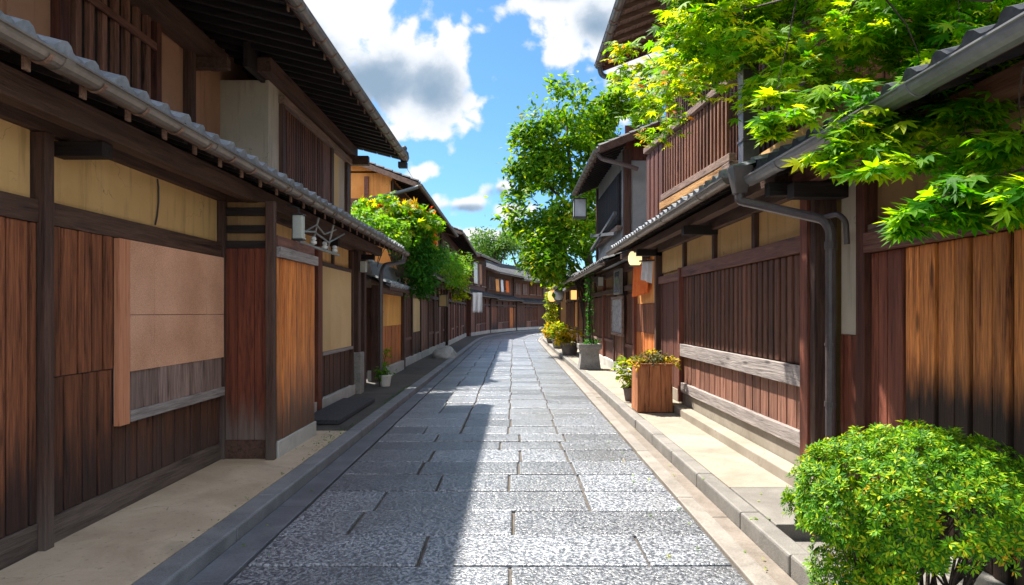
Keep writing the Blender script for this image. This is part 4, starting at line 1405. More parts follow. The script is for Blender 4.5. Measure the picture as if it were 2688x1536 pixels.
# box lamp on the shutter box
L1 = thing('wall_lamp', 'slim pale box lamp under the eave above the honey coloured door box', 'lamp', (-2.42, 7.62, 2.5))
mb = MB()
mb.box(-2.445, -2.335, 7.56, 7.66, 2.42, 2.68)
mb.build('lamp_shade', 'lamp_grey', L1, .008)
mb = MB()
for z in (2.405, 2.682):
    mb.box(-2.455, -2.325, 7.55, 7.67, z, z + .014)
mb.box(-2.455, -2.447, 7.57, 7.65, 2.42, 2.68)
mb.build('lamp_frame', 'iron', L1, .003)
mb = MB()
mb.tube([(-2.39, 7.61, 2.697), (-2.39, 7.61, 2.76), (-2.52, 7.61, 2.80)], .012, 6)
mb.build('lamp_arm', 'iron', L1)
# insulator rack with wires beside it
K = thing('cable_bracket', 'steel rack of insulators and bent wires under the tiled eave beside the box lamp', 'cable bracket', (-2.45, 8.9, 2.5))
mb = MB()
mb.box(-2.50, -2.46, 7.9, 9.7, 2.40, 2.43)
mb.bar((-2.50, 8.5, 2.44), (-2.42, 8.5, 2.78), .03, .02)
mb.bar((-2.50, 9.2, 2.44), (-2.42, 9.2, 2.78), .03, .02)
mb.build('rack', 'steel', K, .003)
for (yy, zz) in ((8.0, 2.46), (8.45, 2.47), (8.95, 2.46), (9.45, 2.46)):
    mb = MB()
    mb.lathe((-2.47, yy, zz - .03), [(.015, 0), (.04, .012), (.04, .04), (.022, .05), (.036, .065), (.03, .09), (.01, .10)], 12)
    mb.build('insulator', 'white_paint', K)
mb = MB()
mb.tube([(-2.47, 7.7, 2.62), (-2.44, 8.0, 2.55), (-2.46, 8.45, 2.60), (-2.42, 8.95, 2.52), (-2.46, 9.45, 2.62), (-2.45, 9.9, 2.74)], .013, 6)
mb.tube([(-2.47, 7.9, 2.50), (-2.42, 8.4, 2.68), (-2.46, 8.9, 2.62), (-2.44, 9.4, 2.74)], .011, 6)
mb.build('wire', 'steel', K)
# small meter on the post past the cream shutters
mb = MB()
mb.box(-2.86, -2.76, 12.74, 12.92, 2.36, 2.56)
mb.box(-2.765, -2.755, 12.77, 12.89, 2.40, 2.52)
tag(mb.build('meter_box', 'lamp_grey', None, .008, base=(-2.82, 12.83, 2.46)), 'small pale meter box on the dark post past the cream shutters', 'meter box', kind='thing')


def leaf_plant(name, label, cat, loc, pot, leaf, blobs, size, lp, group=None, stem=True, tv=LEAF_V, tf=LEAF_F, **kw):
    r = thing(name, label, cat, loc, group)
    if pot:
        kind, rad, h, m = pot
        mb = MB()
        if kind == 'round':
            mb.lathe(loc, [(rad * .72, 0), (rad * .98, h * .86), (rad * 1.08, h * .87), (rad * 1.08, h), (rad * .92, h), (rad * .9, h * .9), (.01, h * .9)], 18)
        else:
            x, y, z = loc
            mb.lathe(loc, [(rad * 1.1, 0), (rad * 1.2, h * .9), (rad * 1.32, h * .9), (rad * 1.32, h), (rad * 1.1, h), (rad * 1.08, h * .9), (.01, h * .9)], 4)
        mb.build('pot', m, r, .006)
    if stem:
        mb = MB()
        for b_ in blobs:
            c = Vector(b_[0])
            for k in range(3):
                q = c + Vector((random.uniform(-.5, .5) * b_[1][0], random.uniform(-.5, .5) * b_[1][1], random.uniform(-.3, .3) * b_[1][2]))
                z0 = loc[2] + (pot[2] * .85 if pot else 0)
                p0 = Vector((loc[0] + random.uniform(-.05, .05), loc[1] + random.uniform(-.05, .05), z0))
                mb.tube([p0, (p0 + q) / 2 + Vector((random.uniform(-.04, .04), 0, .05)), q], [.012, .009, .004], 5)
        mb.build('stem', 'bark', r)
    foliage('foliage', leaf, blobs, lp, size, r, tv, tf, **kw)
    return r


leaf_plant('potted_plant', 'green plant in a small white pot at the foot of the downpipe', 'plant', (-2.62, 14.0, .09), ('round', .13, .24, 'white_paint'), 'leaf_fern',
           [((-2.64, 13.95, .42), (.10, .12, .16), 9, .10)], .09, 16)
leaf_plant('weed_tuft', 'little yellow green weed growing against the base of the honey panelled wall', 'plant', (-2.86, 15.2, .30), None, 'leaf_yellow',
           [((-2.84, 15.2, .62), (.08, .12, .2), 8, .10)], .07, 14)
# boulder on the pavement
bm = bmesh.new()
bmesh.ops.create_icosphere(bm, subdivisions=4, radius=1)
for v in bm.verts:
    d = 1 + .22 * mnoise.noise(v.co * 1.3 + Vector((3, 1, 0))) + .06 * mnoise.noise(v.co * 4)
    v.co = Vector((v.co.x * .40 * d, v.co.y * .75 * d, max(-.05, v.co.z) * .34 * d))
me = bpy.data.meshes.new('boulder')
bm.to_mesh(me)
bm.free()
me.materials.append(M['stone_grey'])
me.polygons.foreach_set('use_smooth', [True] * len(me.polygons))
o = bpy.data.objects.new('boulder', me)
o.location = (-2.32, 23.2, .10)
COL.objects.link(o)
tag(o, 'rounded grey boulder on the pavement in front of the orange gabled house', 'boulder', kind='thing')


def lantern(label, loc, s, shade, group=None, round_=False, arm=None, name='lantern'):
    r = thing(name, label, 'lantern', loc, group)
    x, y, z = loc
    mb = MB()
    if round_:
        mb.lathe((x, y, z - s * .5), [(.3 * s, 0), (.42 * s, .12 * s), (.5 * s, .35 * s), (.5 * s, .65 * s), (.42 * s, .88 * s), (.3 * s, s)], 16)
    else:
        mb.box(x - s * .34, x + s * .34, y - s * .34, y + s * .34, z - s * .5, z + s * .5)
    mb.build('lamp_shade', shade, r, .006, smooth=round_)
    mb = MB()
    for zz in (z - s * .56, z + s * .505):
        mb.box(x - s * .40, x + s * .40, y - s * .40, y + s * .40, zz, zz + s * .055)
    if not round_:
        for sx in (-1, 1):
            for sy in (-1, 1):
                mb.box(x + sx * s * .345 - .012, x + sx * s * .345 + .012, y + sy * s * .345 - .012, y + sy * s * .345 + .012, z - s * .5, z + s * .5)
    mb.build('lamp_frame', 'iron', r, .003)
    mb = MB()
    mb.tube([(x, y, z + s * .55), (x, y, z + s * .75)] + ([arm] if arm else []), .015, 6)
    mb.build('lamp_arm', 'iron', r)
    return r


lantern('pale paper lantern hanging by the dark doorway past the grey boulder', (-2.62, 25.6, 2.05), .42, 'panel_cream', arm=(-2.95, 25.6, 2.5))
lantern('glowing round wall lamp over the orange doorway', (2.30, 12.9, 2.62), .26, 'amber_pale', round_=True, arm=(2.45, 12.95, 2.86))
lantern('big white box lantern hanging from the eave corner under the tree', (1.93, 19.85, 4.62), .50, 'milk', arm=(2.05, 19.5, 5.06))
lantern('small white box lamp beside the black doorway behind the stone planter', (2.42, 19.0, 2.46), .24, 'white_paint', arm=(2.6, 19.0, 2.6))
lantern('small amber lamp glowing under the low eave above the bamboo screen', (2.40, 27.2, 2.30), .36, 'amber', arm=(2.6, 27.2, 2.6))
lantern('orange lantern at the far end of the low eave, above the vines', (2.00, 34.0, 2.42), .55, 'amber', round_=True, arm=(2.2, 34.0, 2.85))
lantern('white lantern beside the orange one under the far end of the low eave', (2.16, 32.6, 2.42), .52, 'milk', round_=True, arm=(2.3, 32.6, 2.85))
(hD, TD, LD) = HD
(hC, TCc, LC) = HC


# cloths: wavy hung sheets with thickness
def cloth(label, P, d, wd, ht, m, name='hanging_cloth', cat='cloth', waves=3, amp=.03, group=None, skew=0.0):
    P, d = Vector(P), Vector(d).normalized()
    nrm = Vector((d.y, -d.x, 0))
    nx, nz_ = 24, 10
    vs, fs = [], []
    for side in (0, 1):
        for j in range(nz_ + 1):
            for i in range(nx + 1):
                a, b_ = i / nx, j / nz_
                off = amp * (b_ ** .7) * math.sin(a * waves * 2 * math.pi + b_ * 1.3) + side * .006
                q = P + d * (a * wd) + nrm * off + Vector((0, 0, -b_ * ht * (1 - skew * (1 - a))))
                vs.append(tuple(q))
    k = (nx + 1) * (nz_ + 1)
    for s_ in (0, 1):
        for j in range(nz_):
            for i in range(nx):
                a = s_ * k + j * (nx + 1) + i
                f = (a, a + 1, a + nx + 2, a + nx + 1)
                fs.append(f if s_ else f[::-1])
    for i in range(nx):
        for j in (0, nz_):
            a = j * (nx + 1) + i
            fs.append((a, a + 1, a + 1 + k, a + k))
    for j in range(nz_):
        for i in (0, nx):
            a = j * (nx + 1) + i
            fs.append((a, a + nx + 1, a + nx + 1 + k, a + k))
    mb = MB()
    mb.add(vs, fs)
    r = thing(name, label, cat, tuple(P), group)
    mb.build('fabric', m, r, smooth=True)
    mb = MB()
    mb.tube([tuple(P - d * .06 + nrm * .003), tuple(P + d * (wd + .06) + nrm * .003)], .014, 6)
    mb.tube([tuple(P + d * .1), tuple(P + d * .1 + Vector((0, 0, .12)))], .006, 5)
    mb.tube([tuple(P + d * (wd - .1)), tuple(P + d * (wd - .1) + Vector((0, 0, .12)))], .006, 5)
    mb.build('rod', 'black_wood', r)
    return r


cloth('orange red door curtain under the eave over the orange doorway', (2.45, 13.9, 2.62), (.10, -1, 0), 1.05, .64, 'red_cloth', 'door_curtain', 'curtain', 4, .03, skew=-.1)
cloth('white paper streamers hung in front of the orange red door curtain', (2.40, 12.72, 2.56), (.5, -.5, 0), .24, .44, 'white_cloth', 'paper_streamer', 'streamer', 2, .04, skew=.2)
cloth('white cloth hanging at the low eave of the dark house before the bend', (-2.30, 38.6, 2.75), (1, .2, 0), .55, 1.15, 'white_cloth', waves=2, amp=.08)
for i, (u, wd, m, lab) in enumerate(((.6, .9, 'plaster_orange', 'orange cloth hanging upstairs on the small house at the bend'), (2.0, .7, 'white_cloth', 'narrow white cloth hanging upstairs next to the orange one at the bend'),
                                     (3.4, .9, 'red_cloth', 'red cloth hanging upstairs at the bend, nearest the green hedge'))):
    p0, p1 = TD(u, .2, 4.15), TD(u + wd, .2, 4.15)
    cloth(lab, p0, p1 - p0, wd, .95, m, waves=2, amp=.05)
for i, (u, wd, m, lab) in enumerate(((.5, 1.2, 'white_paint', 'pale reed blind hung upstairs on the dark house before the bend'), (2.4, .8, 'plaster_pink', 'brownish blind hung upstairs on the dark house before the bend'))):
    p0, p1 = TCc(u, .12, 4.9), TCc(u + wd, .12, 4.9)
    cloth(lab, p0, p1 - p0, wd, 1.4, m, 'hanging_blind', 'blind', waves=5, amp=.02)

# notice board on the middle house
Nb = thing('notice_board', 'grey framed notice board of faded paper beside the orange doorway', 'notice board', (2.50, 16.5, 1.2))
mb = MB()
mb.box(2.515, 2.54, 15.75, 17.35, 1.12, 1.92)
mb.build('paper', 'board_paper', Nb)
mb = MB()
for b_ in ((2.49, 2.542, 15.68, 15.748, 1.05, 1.99), (2.49, 2.542, 17.352, 17.42, 1.05, 1.99), (2.49, 2.542, 15.749, 17.351, 1.05, 1.118), (2.49, 2.542, 15.749, 17.351, 1.922, 1.99)):
    mb.box(*b_)
mb.build('frame', 'rail_wood', Nb, .005)
Gb = thing('glass_case', 'small bluish glass sign case under the eave above the notice board', 'sign case', (2.5, 16.3, 2.3))
mb = MB()
mb.box(2.47, 2.54, 15.9, 16.7, 2.08, 2.58)
mb.build('glass', 'glass_blue', Gb, .004)
mb = MB()
for b_ in ((2.46, 2.545, 15.85, 15.9, 2.03, 2.63), (2.46, 2.545, 16.7, 16.75, 2.03, 2.63), (2.46, 2.545, 15.9, 16.7, 2.03, 2.079), (2.46, 2.545, 15.9, 16.7, 2.581, 2.63)):
    mb.box(*b_)
mb.build('frame', 'steel', Gb, .004)

# wooden box planter
px0, py0 = 2.10, 10.35
Pw = thing('planter_box', 'tall tapered wooden planter box of upright boards standing by the kerb', 'planter', (px0, py0, .12))


def taper(mb, x0, x1, y0, y1, z0, z1, k, bx, by):
    """board whose upper end is pulled outward from (bx, by) by k"""
    f = lambda x, y: (bx + (x - bx) * k, by + (y - by) * k)
    lo = [(x0, y0), (x1, y0), (x1, y1), (x0, y1)]
    mb.add([(x, y, z0) for x, y in lo] + [(*f(x, y), z1) for x, y in lo], [(3, 2, 1, 0), (4, 5, 6, 7), (0, 1, 5, 4), (1, 2, 6, 5), (2, 3, 7, 6), (3, 0, 4, 7)])


hw, hd, hh = .265, .26, .70
mb = MB()
for i in range(3):
    a = -hw + i * 2 * hw / 3
    b_ = a + 2 * hw / 3 - .006
    taper(mb, px0 + a, px0 + b_, py0 - hd, py0 - hd + .03, .125, .12 + hh, .97, px0, py0)
    taper(mb, px0 + a, px0 + b_, py0 + hd - .03, py0 + hd, .125, .12 + hh, .97, px0, py0)
for i in range(3):
    a = -hd + .032 + i * (2 * hd - .064) / 3
    b_ = a + (2 * hd - .064) / 3 - .006
    taper(mb, px0 - hw, px0 - hw + .03, py0 + a, py0 + b_, .125, .12 + hh, .97, px0, py0)
    taper(mb, px0 + hw - .03, px0 + hw, py0 + a, py0 + b_, .125, .12 + hh, .97, px0, py0)
mb.build('box_board', 'planter_wood', Pw, .006)
mb = MB()
k = .97
for b_ in ((-hw - .012, hw + .012, -hd - .012, -hd + .045), (-hw - .012, hw + .012, hd - .045, hd + .012), (-hw - .012, -hw + .045, -hd + .046, hd - .046), (hw - .045, hw + .012, -hd + .046, hd - .046)):
    mb.box(px0 + b_[0], px0 + b_[1], py0 + b_[2], py0 + b_[3], .822, .848)
mb.build('rim', 'planter_wood', Pw, .005)
mb = MB()
mb.box(px0 - hw + .035, px0 + hw - .035, py0 - hd + .035, py0 + hd - .035, .2, .80)
mb.build('soil', 'soil', Pw)
rp = thing('succulent_plant', 'clump of dry grey green succulents with yellow tips growing in the wooden planter', 'plant', (px0, py0, .80))
foliage('foliage', 'leaf_dry', [((px0, py0, .89), (.24, .24, .10), 40, .10)], 22, .055, rp, up=.6, out=.9)
foliage('yellow_foliage', 'leaf_gold', [((px0 - .25, py0 - .16, .86), (.09, .10, .06), 6, .07), ((px0 + .27, py0 - .15, .87), (.07, .10, .05), 6, .07), ((px0 - .04, py0, 1.03), (.05, .05, .05), 3, .06)], 14, .065, rp)
leaf_plant('potted_shrub', 'bright yellow green leafy shrub in a dark pot next to the wooden planter', 'shrub', (1.97, 11.5, .12), ('round', .12, .22, 'terracotta'), 'leaf_yellow',
           [((1.95, 11.45, .62), (.13, .14, .26), 16, .13), ((1.95, 11.4, .42), (.12, .12, .14), 6, .10)], .10, 14)

# granite trough with the climber on its green cane
sx, sy = 2.0, 18.0
St = thing('stone_planter', 'waisted granite planter on the kerb holding a mossy climber cane', 'planter', (sx, sy, .12))
mb = MB()
mb.lathe((sx, sy, .12), [(.40, 0), (.385, .06), (.335, .34), (.345, .50), (.42, .54), (.425, .66), (.36, .66), (.35, .58), (.01, .58)], 4)
# square section turned to face the lane
c_, s_ = math.cos(math.pi / 4), math.sin(math.pi / 4)
mb.v = [((x - sx) * c_ - (y - sy) * s_ + sx, (x - sx) * s_ + (y - sy) * c_ + sy, z) for x, y, z in mb.v]
mb.build('trough', 'stone', St, .015)
cl = thing('climbing_plant', 'slim dark green climber wound up a cane in the granite planter', 'climber', (sx + .05, sy, .70))
mb = MB()
mb.tube([(sx + .02, sy, .70), (sx + .0, sy + .05, 1.5), (sx + .04, sy, 2.3), (sx - .02, sy, 2.75)], [.035, .03, .028, .02], 8)
mb.tube([(sx + .12, sy - .05, .70), (sx + .06, sy - .06, 1.3), (sx - .05, sy + .02, 2.0), (sx + .05, sy, 2.6)], [.02, .018, .015, .01], 6)
mb.build('stem', 'bark', cl)
foliage('foliage', 'leaf_dark', [((sx + .02, sy, .9 + i * .2), (.05, .05, .12), 6, .08) for i in range(10)] + [((sx, sy, .78), (.3, .28, .06), 12, .12)], 18, .055, cl)

leaf_plant('potted_plant', 'bushy plant with yellow and green leaves in a grey tub behind the granite planter', 'plant', (1.98, 24.0, .12), ('round', .33, .42, 'terracotta'), 'leaf_gold',
           [((1.95, 24.0, .80), (.34, .35, .26), 24, .20), ((1.75, 23.8, .70), (.2, .25, .16), 9, .16)], .17, 14)
leaf_plant('potted_plant', 'golden leaved plant in a stone tub second behind the granite planter', 'plant', (1.90, 28.5, .12), ('round', .30, .34, 'stone'), 'leaf_yellow',
           [((1.85, 28.5, .85), (.30, .35, .30), 22, .2)], .17, 16)
leaf_plant('potted_plant', 'small yellow leaved plant farthest along the kerb below the vines', 'plant', (1.88, 33.5, .12), ('round', .28, .30, 'terracotta'), 'leaf_gold',
           [((1.85, 33.4, .80), (.32, .4, .34), 24, .2)], .17, 16)
leaf_plant('climbing_vine', 'yellow green vine climbing a post up to the far lanterns', 'climber', (2.0, 35.6, .12), None, 'leaf_yellow',
           [((1.98, 35.6, .6 + i * .32), (.26, .26, .22), 9, .22) for i in range(8)], .15, 16)

def tb(px, py, Y, rp, k, dy=1.0, cr=.55):
    c = V(px, py, Y)
    rr = rp * Y / 1700
    return (tuple(c), (rr, rr * dy, rr), k, cr)


# creepers over the coping and eave by the orange gable
leaf_plant('creeper', 'creeper with yellow, orange and red leaves in front of the orange gable', 'creeper', (-2.9, 17.2, 2.5), None, 'leaf_creeper',
           [((-3.2, 17.0, 4.05), (.55, .6, .40), 26, .30), ((-2.65, 17.6, 3.95), (.50, .6, .34), 26, .28), ((-2.28, 18.0, 3.92), (.26, .4, .22), 16, .22), ((-2.85, 17.3, 3.55), (.45, .5, .35), 18, .28), ((-2.25, 18.2, 3.42), (.16, .3, .16), 8, .18)], .15, 20, tv=MAPLE_V, tf=MAPLE_F)
cr_ = [o for o in bpy.data.objects if o.get('category') == 'creeper'][-1]
foliage('red_foliage', 'leaf_red', [tb(1050, 540, 18.6, 22, 4, cr=.2), tb(1062, 585, 18.8, 14, 3, cr=.16), tb(975, 515, 17.6, 14, 2, cr=.16)], 11, .17, cr_, MAPLE_V, MAPLE_F)
foliage('yellow_foliage', 'leaf_gold', [tb(1010, 525, 17.5, 30, 4, cr=.22), tb(1040, 525, 18.4, 20, 2, cr=.2)], 12, .17, cr_, MAPLE_V, MAPLE_F)
leaf_plant('creeper', 'pale green creeper trailing along the tiles at the end of the long roof', 'creeper', (-3.2, 15.6, 2.4), None, 'leaf_fern',
           [((-3.3, 15.6, 3.75), (.5, .6, .30), 24, .28), ((-2.9, 15.9, 3.45), (.5, .5, .30), 22, .26)], .12, 22)
leaf_plant('creeper', 'dense dark green creeper hanging over the coping beside the orange gable', 'creeper', (-2.75, 18.0, 2.3), None, 'leaf_dark',
           [((-2.62, 17.6, 3.30), (.40, .5, .42), 40, .28), ((-2.45, 17.8, 2.80), (.36, .5, .45), 44, .26), ((-2.42, 17.8, 2.35), (.26, .4, .32), 28, .22), ((-2.15, 18.4, 3.10), (.34, .5, .32), 24, .24)], .105, 30)
leaf_plant('creeper', 'light green feathery shrub spilling over the low eave past the dark creeper', 'creeper', (-2.6, 22.5, 2.6), None, 'leaf_fern',
           [((-2.35, 22.0, 3.25), (.50, .9, .42), 44, .30), ((-2.05, 23.5, 2.95), (.40, .9, .46), 40, .28), ((-1.95, 24.5, 3.3), (.40, .8, .42), 30, .28)], .15, 24, tv=BLADE_V, tf=BLADE_F)
leaf_plant('creeper', 'small yellowing creeper beside the pale lantern at the eave end', 'creeper', (-2.4, 27.0, 2.4), None, 'leaf_yellow',
           [((-2.1, 27.0, 3.1), (.35, .8, .40), 22, .26), ((-2.1, 27.2, 2.5), (.25, .5, .45), 16, .24)], .15, 20)


# ================================================================== trees
def tree(name, label, cat, base, trunk, limbs, leaf, blobs, lp, size, group=None, bark='bark', **kw):
    r = thing(name, label, cat, base, group)
    mb = MB()
    mb.tube(*trunk, 12)
    for pts, rr in limbs:
        mb.tube(pts, rr, 8)
    mb.build('trunk', bark, r, smooth=True)
    foliage('crown', leaf, blobs, lp, size, r, **kw)
    return r


YT = 27.0
bl = [tb(1400, 300, YT, 80, 40), tb(1340, 340, YT, 55, 24), tb(1455, 275, YT + 1, 65, 30), tb(1350, 420, YT, 70, 40), tb(1300, 445, YT, 36, 16), tb(1425, 410, YT, 90, 60),
      tb(1385, 505, YT - 1, 70, 44), tb(1330, 520, YT, 40, 16), tb(1285, 545, YT, 34, 13), tb(1410, 590, YT - 1, 75, 50), tb(1365, 640, YT - 1, 52, 32), tb(1450, 540, YT, 70, 34),
      tb(1400, 675, YT - 1, 46, 26), tb(1500, 270, YT + 1, 60, 26), tb(1560, 265, YT + 1, 60, 26), tb(1520, 360, YT + 1, 80, 36), tb(1480, 440, YT + 1, 80, 30), tb(1450, 235, YT + 1, 22, 6, cr=.3), tb(1330, 390, YT, 60, 30), tb(1310, 330, YT, 26, 9, cr=.4), tb(1350, 570, YT - 1, 60, 30), tb(1300, 500, YT, 40, 14), tb(1390, 250, YT, 50, 18), tb(1600, 300, YT + 1, 60, 34), tb(1480, 330, YT + 1, 70, 34), tb(1540, 330, YT + 2, 70, 30), tb(1520, 250, YT + 1, 60, 20), tb(1430, 490, YT - 1, 80, 40)]
q0 = Vector((3.4, 28.0, .1))
tree('tall_tree', 'tall leafy green tree rising over the low roofs on the inside of the bend', 'tree', tuple(q0),
     ([q0, (3.3, 28, 2.5), (2.9, 27.7, 4.6), (2.3, 27.3, 7.0), (2.1, 27.2, 9.2)], [.24, .20, .16, .10, .03]),
     [([(3.1, 27.8, 3.6), (2.0, 27.2, 4.8), (.9, 27, 5.6)], [.10, .06, .02]), ([(2.7, 27.5, 5.4), (1.4, 27, 6.6), (.6, 27, 7.2)], [.09, .05, .02]), ([(2.9, 27.7, 4.6), (3.8, 28, 6.8), (4.4, 28, 9.0)], [.10, .06, .02]),
      ([(2.3, 27.3, 7.0), (1.5, 27, 8.4)], [.06, .02]), ([(3.2, 27.9, 3.0), (2.2, 26.4, 3.6), (1.6, 26, 4.2)], [.08, .05, .02])],
     'leaf_tree', bl, 30, .26, droop=.5, shell=.3, holes=(.75, -.17))
yt = thing('yellow_shrub', 'yellow green shrub spilling over the low eave in front of the tall tree', 'shrub', (2.6, 25.2, .1))
mb = MB()
for k in range(5):
    mb.tube([(2.9, 25.2 + k * .2, .1), (2.8 - k * .1, 25.1, 2.4), (2.0 - k * .12, 25.0, 3.6 + .3 * k)], [.05, .04, .015], 6)
mb.build('stem', 'bark', yt)
foliage('foliage', 'leaf_yellow', [tb(1360, 670, 25, 34, 13), tb(1420, 555, 25, 36, 10)], 26, .18, yt)
foliage('foliage', 'leaf_tree', [tb(1370, 610, 25, 44, 18), tb(1400, 640, 24.5, 42, 18), tb(1460, 590, 24.5, 40, 16), tb(1350, 650, 25, 40, 14)], 30, .20, yt)

for i, (px, py, Y, rp, lab) in enumerate(((1225, 620, 82, 62, 'broad green tree rising behind the roofs where the lane bends'), (1300, 615, 92, 58, 'airy bluish green tree with sky showing through, second behind the roofs'),
                                          (1345, 690, 75, 40, 'yellow green tree low behind the far end of the lane'), (1180, 640, 88, 60, 'dark green tree mostly hidden behind the townhouse eaves'))):
    c = V(px, py, Y)
    R_ = rp * Y / 1700
    b0 = (c.x, Y, -.06)
    bb = []
    for k in range(8):
        a = k * .8
        bb.append(((c.x + R_ * .55 * math.cos(a), Y + R_ * .5 * math.sin(a * 1.7), c.z + R_ * (.35 * math.sin(a * 2.3) + .1)), (R_ * .5, R_ * .5, R_ * .36), 9 if i != 1 else 6, 1.2))
    bb.append(((c.x, Y, c.z + R_ * .4), (R_ * .5, R_ * .5, R_ * .4), 12, 1.2))
    tree('background_tree', lab, 'tree', b0, ([b0, (c.x, Y, c.z * .5), (c.x + .3, Y, c.z)], [.4, .3, .1]),
         [([(c.x, Y, c.z * .5), (c.x + R_ * s1 * .6, Y, c.z + R_ * .2)], [.2, .05]) for s1 in (-1, 1)], 'leaf_far' if i != 2 else 'leaf_yellow', bb, 55, .40, 'trees beyond the bend', holes=(.35, -.2))
hd = thing('clipped_hedge', 'dark green hedge at the end of the bend beside the coloured cloths', 'hedge', (3.2, 63, -.05))
mb = MB()
for k in range(6):
    mb.tube([(2.2 + k * .9, 68, -.05), (2.2 + k * .9, 68, 2.5)], [.08, .04], 6)
mb.build('stem', 'bark', hd)
foliage('foliage', 'leaf_far', [((2.4 + k * 1.0, 68, 2.6 + .9 * (k % 2)), (1.0, .9, 1.7), 22, .8) for k in range(6)], 50, .30, hd)

# ------------------------------------------------------------------ the maple over the near eave
Mp = thing('maple_tree', 'maple tree whose backlit star leaves reach over the near eave', 'tree', (2.5, 2.2, .0))
mb = MB()
mb.tube([(2.5, 2.2, 0), (2.46, 2.25, .9), (2.36, 2.40, 1.7), (2.30, 2.62, 2.5), (2.42, 2.85, 3.1), (2.50, 3.1, 3.75), (2.40, 3.6, 4.4)], [.10, .085, .06, .030, .024, .02, .016], 10)
LIMB = [[(2.40, 2.83, 3.05), (2.06, 2.95, 2.95), (1.85, 3.5, 3.25), (1.75, 4.2, 3.55), (1.75, 5.2, 3.9), (1.7, 6.4, 4.1), (1.6, 7.4, 4.2)],
        [(2.46, 3.0, 3.4), (2.3, 3.9, 3.7), (2.5, 4.8, 4.0), (2.5, 5.8, 4.2)],
        [(2.42, 2.85, 3.1), (2.0, 2.95, 3.4), (1.7, 3.4, 3.6), (1.45, 3.9, 3.75), (1.35, 4.4, 3.65)],
        [(2.42, 2.85, 3.1), (2.15, 3.0, 3.3)],
        [(2.31, 2.60, 2.45), (2.13, 2.85, 2.62)],
        [(2.48, 3.08, 3.7), (2.1, 3.5, 4.0), (1.6, 4.2, 4.2), (1.3, 5.2, 4.35), (1.3, 6.2, 4.3)]]
for pts in LIMB:
    mb.tube(pts, [.013 * (1 - .75 * i / (len(pts) - 1)) for i in range(len(pts))], 7)
mb.build('trunk', 'bark_dark', Mp, smooth=True)


TWIGS = MB()


def sprays(specs, name, leaf, size):
    """flat, drooping fans of leaves along fine twigs; specs = (px, py, Y, radius m, leaves)"""
    P, NR, TP = [], [], []
    tw = TWIGS
    nodes = [Vector(p) for L_ in LIMB for p in L_]
    specs = sorted(specs, key=lambda q: min((p - V(q[0], q[1], q[2])).length for p in nodes))
    for (px, py, Y, rad, n) in specs:
        c = V(px, py, Y)
        best = min(nodes, key=lambda p: (p - c).length)
        nodes.append(c)
        L0 = (best - c).length
        mid = (best + c) / 2 + Vector((random.gauss(0, .05), random.gauss(0, .05), .05 + .08 * random.random())) * min(1, L0)
        q1, q3 = best * .7 + mid * .3 + Vector((0, 0, .02)), mid * .5 + c * .5 + Vector((0, 0, .015))
        tw.tube([best, q1, mid, q3, c], [.0055, .005, .004, .003, .002], 5)
        out = (c - best)
        out = out.normalized() if out.length > .05 else Vector((-1, 0, -.2))
        for _ in range(max(3, n // 5)):
            a = random.uniform(0, 6.28)
            d = Vector((math.cos(a), math.sin(a), random.uniform(-.55, .25))) * .8 + out * .5
            tipp = c + d * rad * random.uniform(.5, 1.0)
            tw.tube([c, (c + tipp) / 2 + Vector((0, 0, .02)), tipp], [.003, .002, .0015], 4)
            for k in range(8):
                t = random.uniform(.25, 1.05)
                q = c + (tipp - c) * t + Vector((random.gauss(0, 1), random.gauss(0, 1), random.gauss(0, .6))) * rad * .16
                P.append(tuple(q))
                NR.append((random.gauss(0, .45) - .1, random.gauss(0, .45) - .35, 1.0))
                dd = d.normalized()
                TP.append((dd.x + random.gauss(0, .5), dd.y + random.gauss(0, .5), -.55 + random.gauss(0, .4)))
    P, NR, TP = np.array(P), np.array(NR), np.array(TP)
    scatter(name, leaf, MAPLE_V, MAPLE_F, P, frames(NR, tip=TP), size * (.7 + .6 * rng.random(len(P))), Mp)


sp = []
R_ = random.Random(3)
# the high, continuous canopy
for i in range(105):
    px = R_.uniform(1720, 2640)
    top, bot = -120, (135 if px < 1900 else 190 + 40 * math.sin((px - 1700) / 150.0))
    py = R_.uniform(top, bot)
    sp.append((px, py, R_.uniform(5.0, 6.8), .38, 40))
for i in range(34):
    sp.append((R_.uniform(2120, 2640), R_.uniform(-110, 120), R_.uniform(4.5, 5.6), .32, 34))
# lower lobes
for (px, py, Y, r, n) in ((1950, 215, 4.6, .22, 22), (1930, 235, 4.4, .16, 14), (1980, 280, 4.2, .20, 18), (2050, 240, 4.2, .25, 26), (2120, 300, 4.0, .25, 28), (2200, 250, 4.2, .28, 30), (2150, 350, 3.9, .20, 22),
                          (2080, 370, 3.9, .18, 16), (2060, 400, 3.9, .12, 10), (2200, 380, 3.8, .22, 24), (2250, 320, 4.0, .28, 30), (2330, 280, 3.9, .3, 30), (2400, 330, 3.6, .28, 26), (2480, 380, 3.4, .28, 26),
                          (2300, 400, 3.6, .18, 16), (2450, 450, 3.3, .20, 20), (2520, 480, 3.2, .18, 18), (2400, 480, 3.3, .18, 18), (2330, 505, 3.3, .15, 14), (2290, 535, 3.3, .12, 12), (2262, 560, 3.3, .07, 8), (2360, 530, 3.3, .12, 12), (2500, 520, 3.2, .14, 12),
                          (2540, 330, 3.2, .28, 26), (2560, 430, 3.1, .2, 20), (1930, 300, 4.3, .14, 12), (1925, 325, 4.2, .08, 8), (2180, 420, 3.7, .14, 12), (2300, 180, 3.8, .3, 34), (2450, 180, 3.6, .3, 34), (2420, 250, 3.6, .28, 30)):
    sp.append((px, py, Y, r, n * 2))
sprays([s_ for s_ in sp if s_[0] < 2180], 'crown', 'leaf_maple', .090)
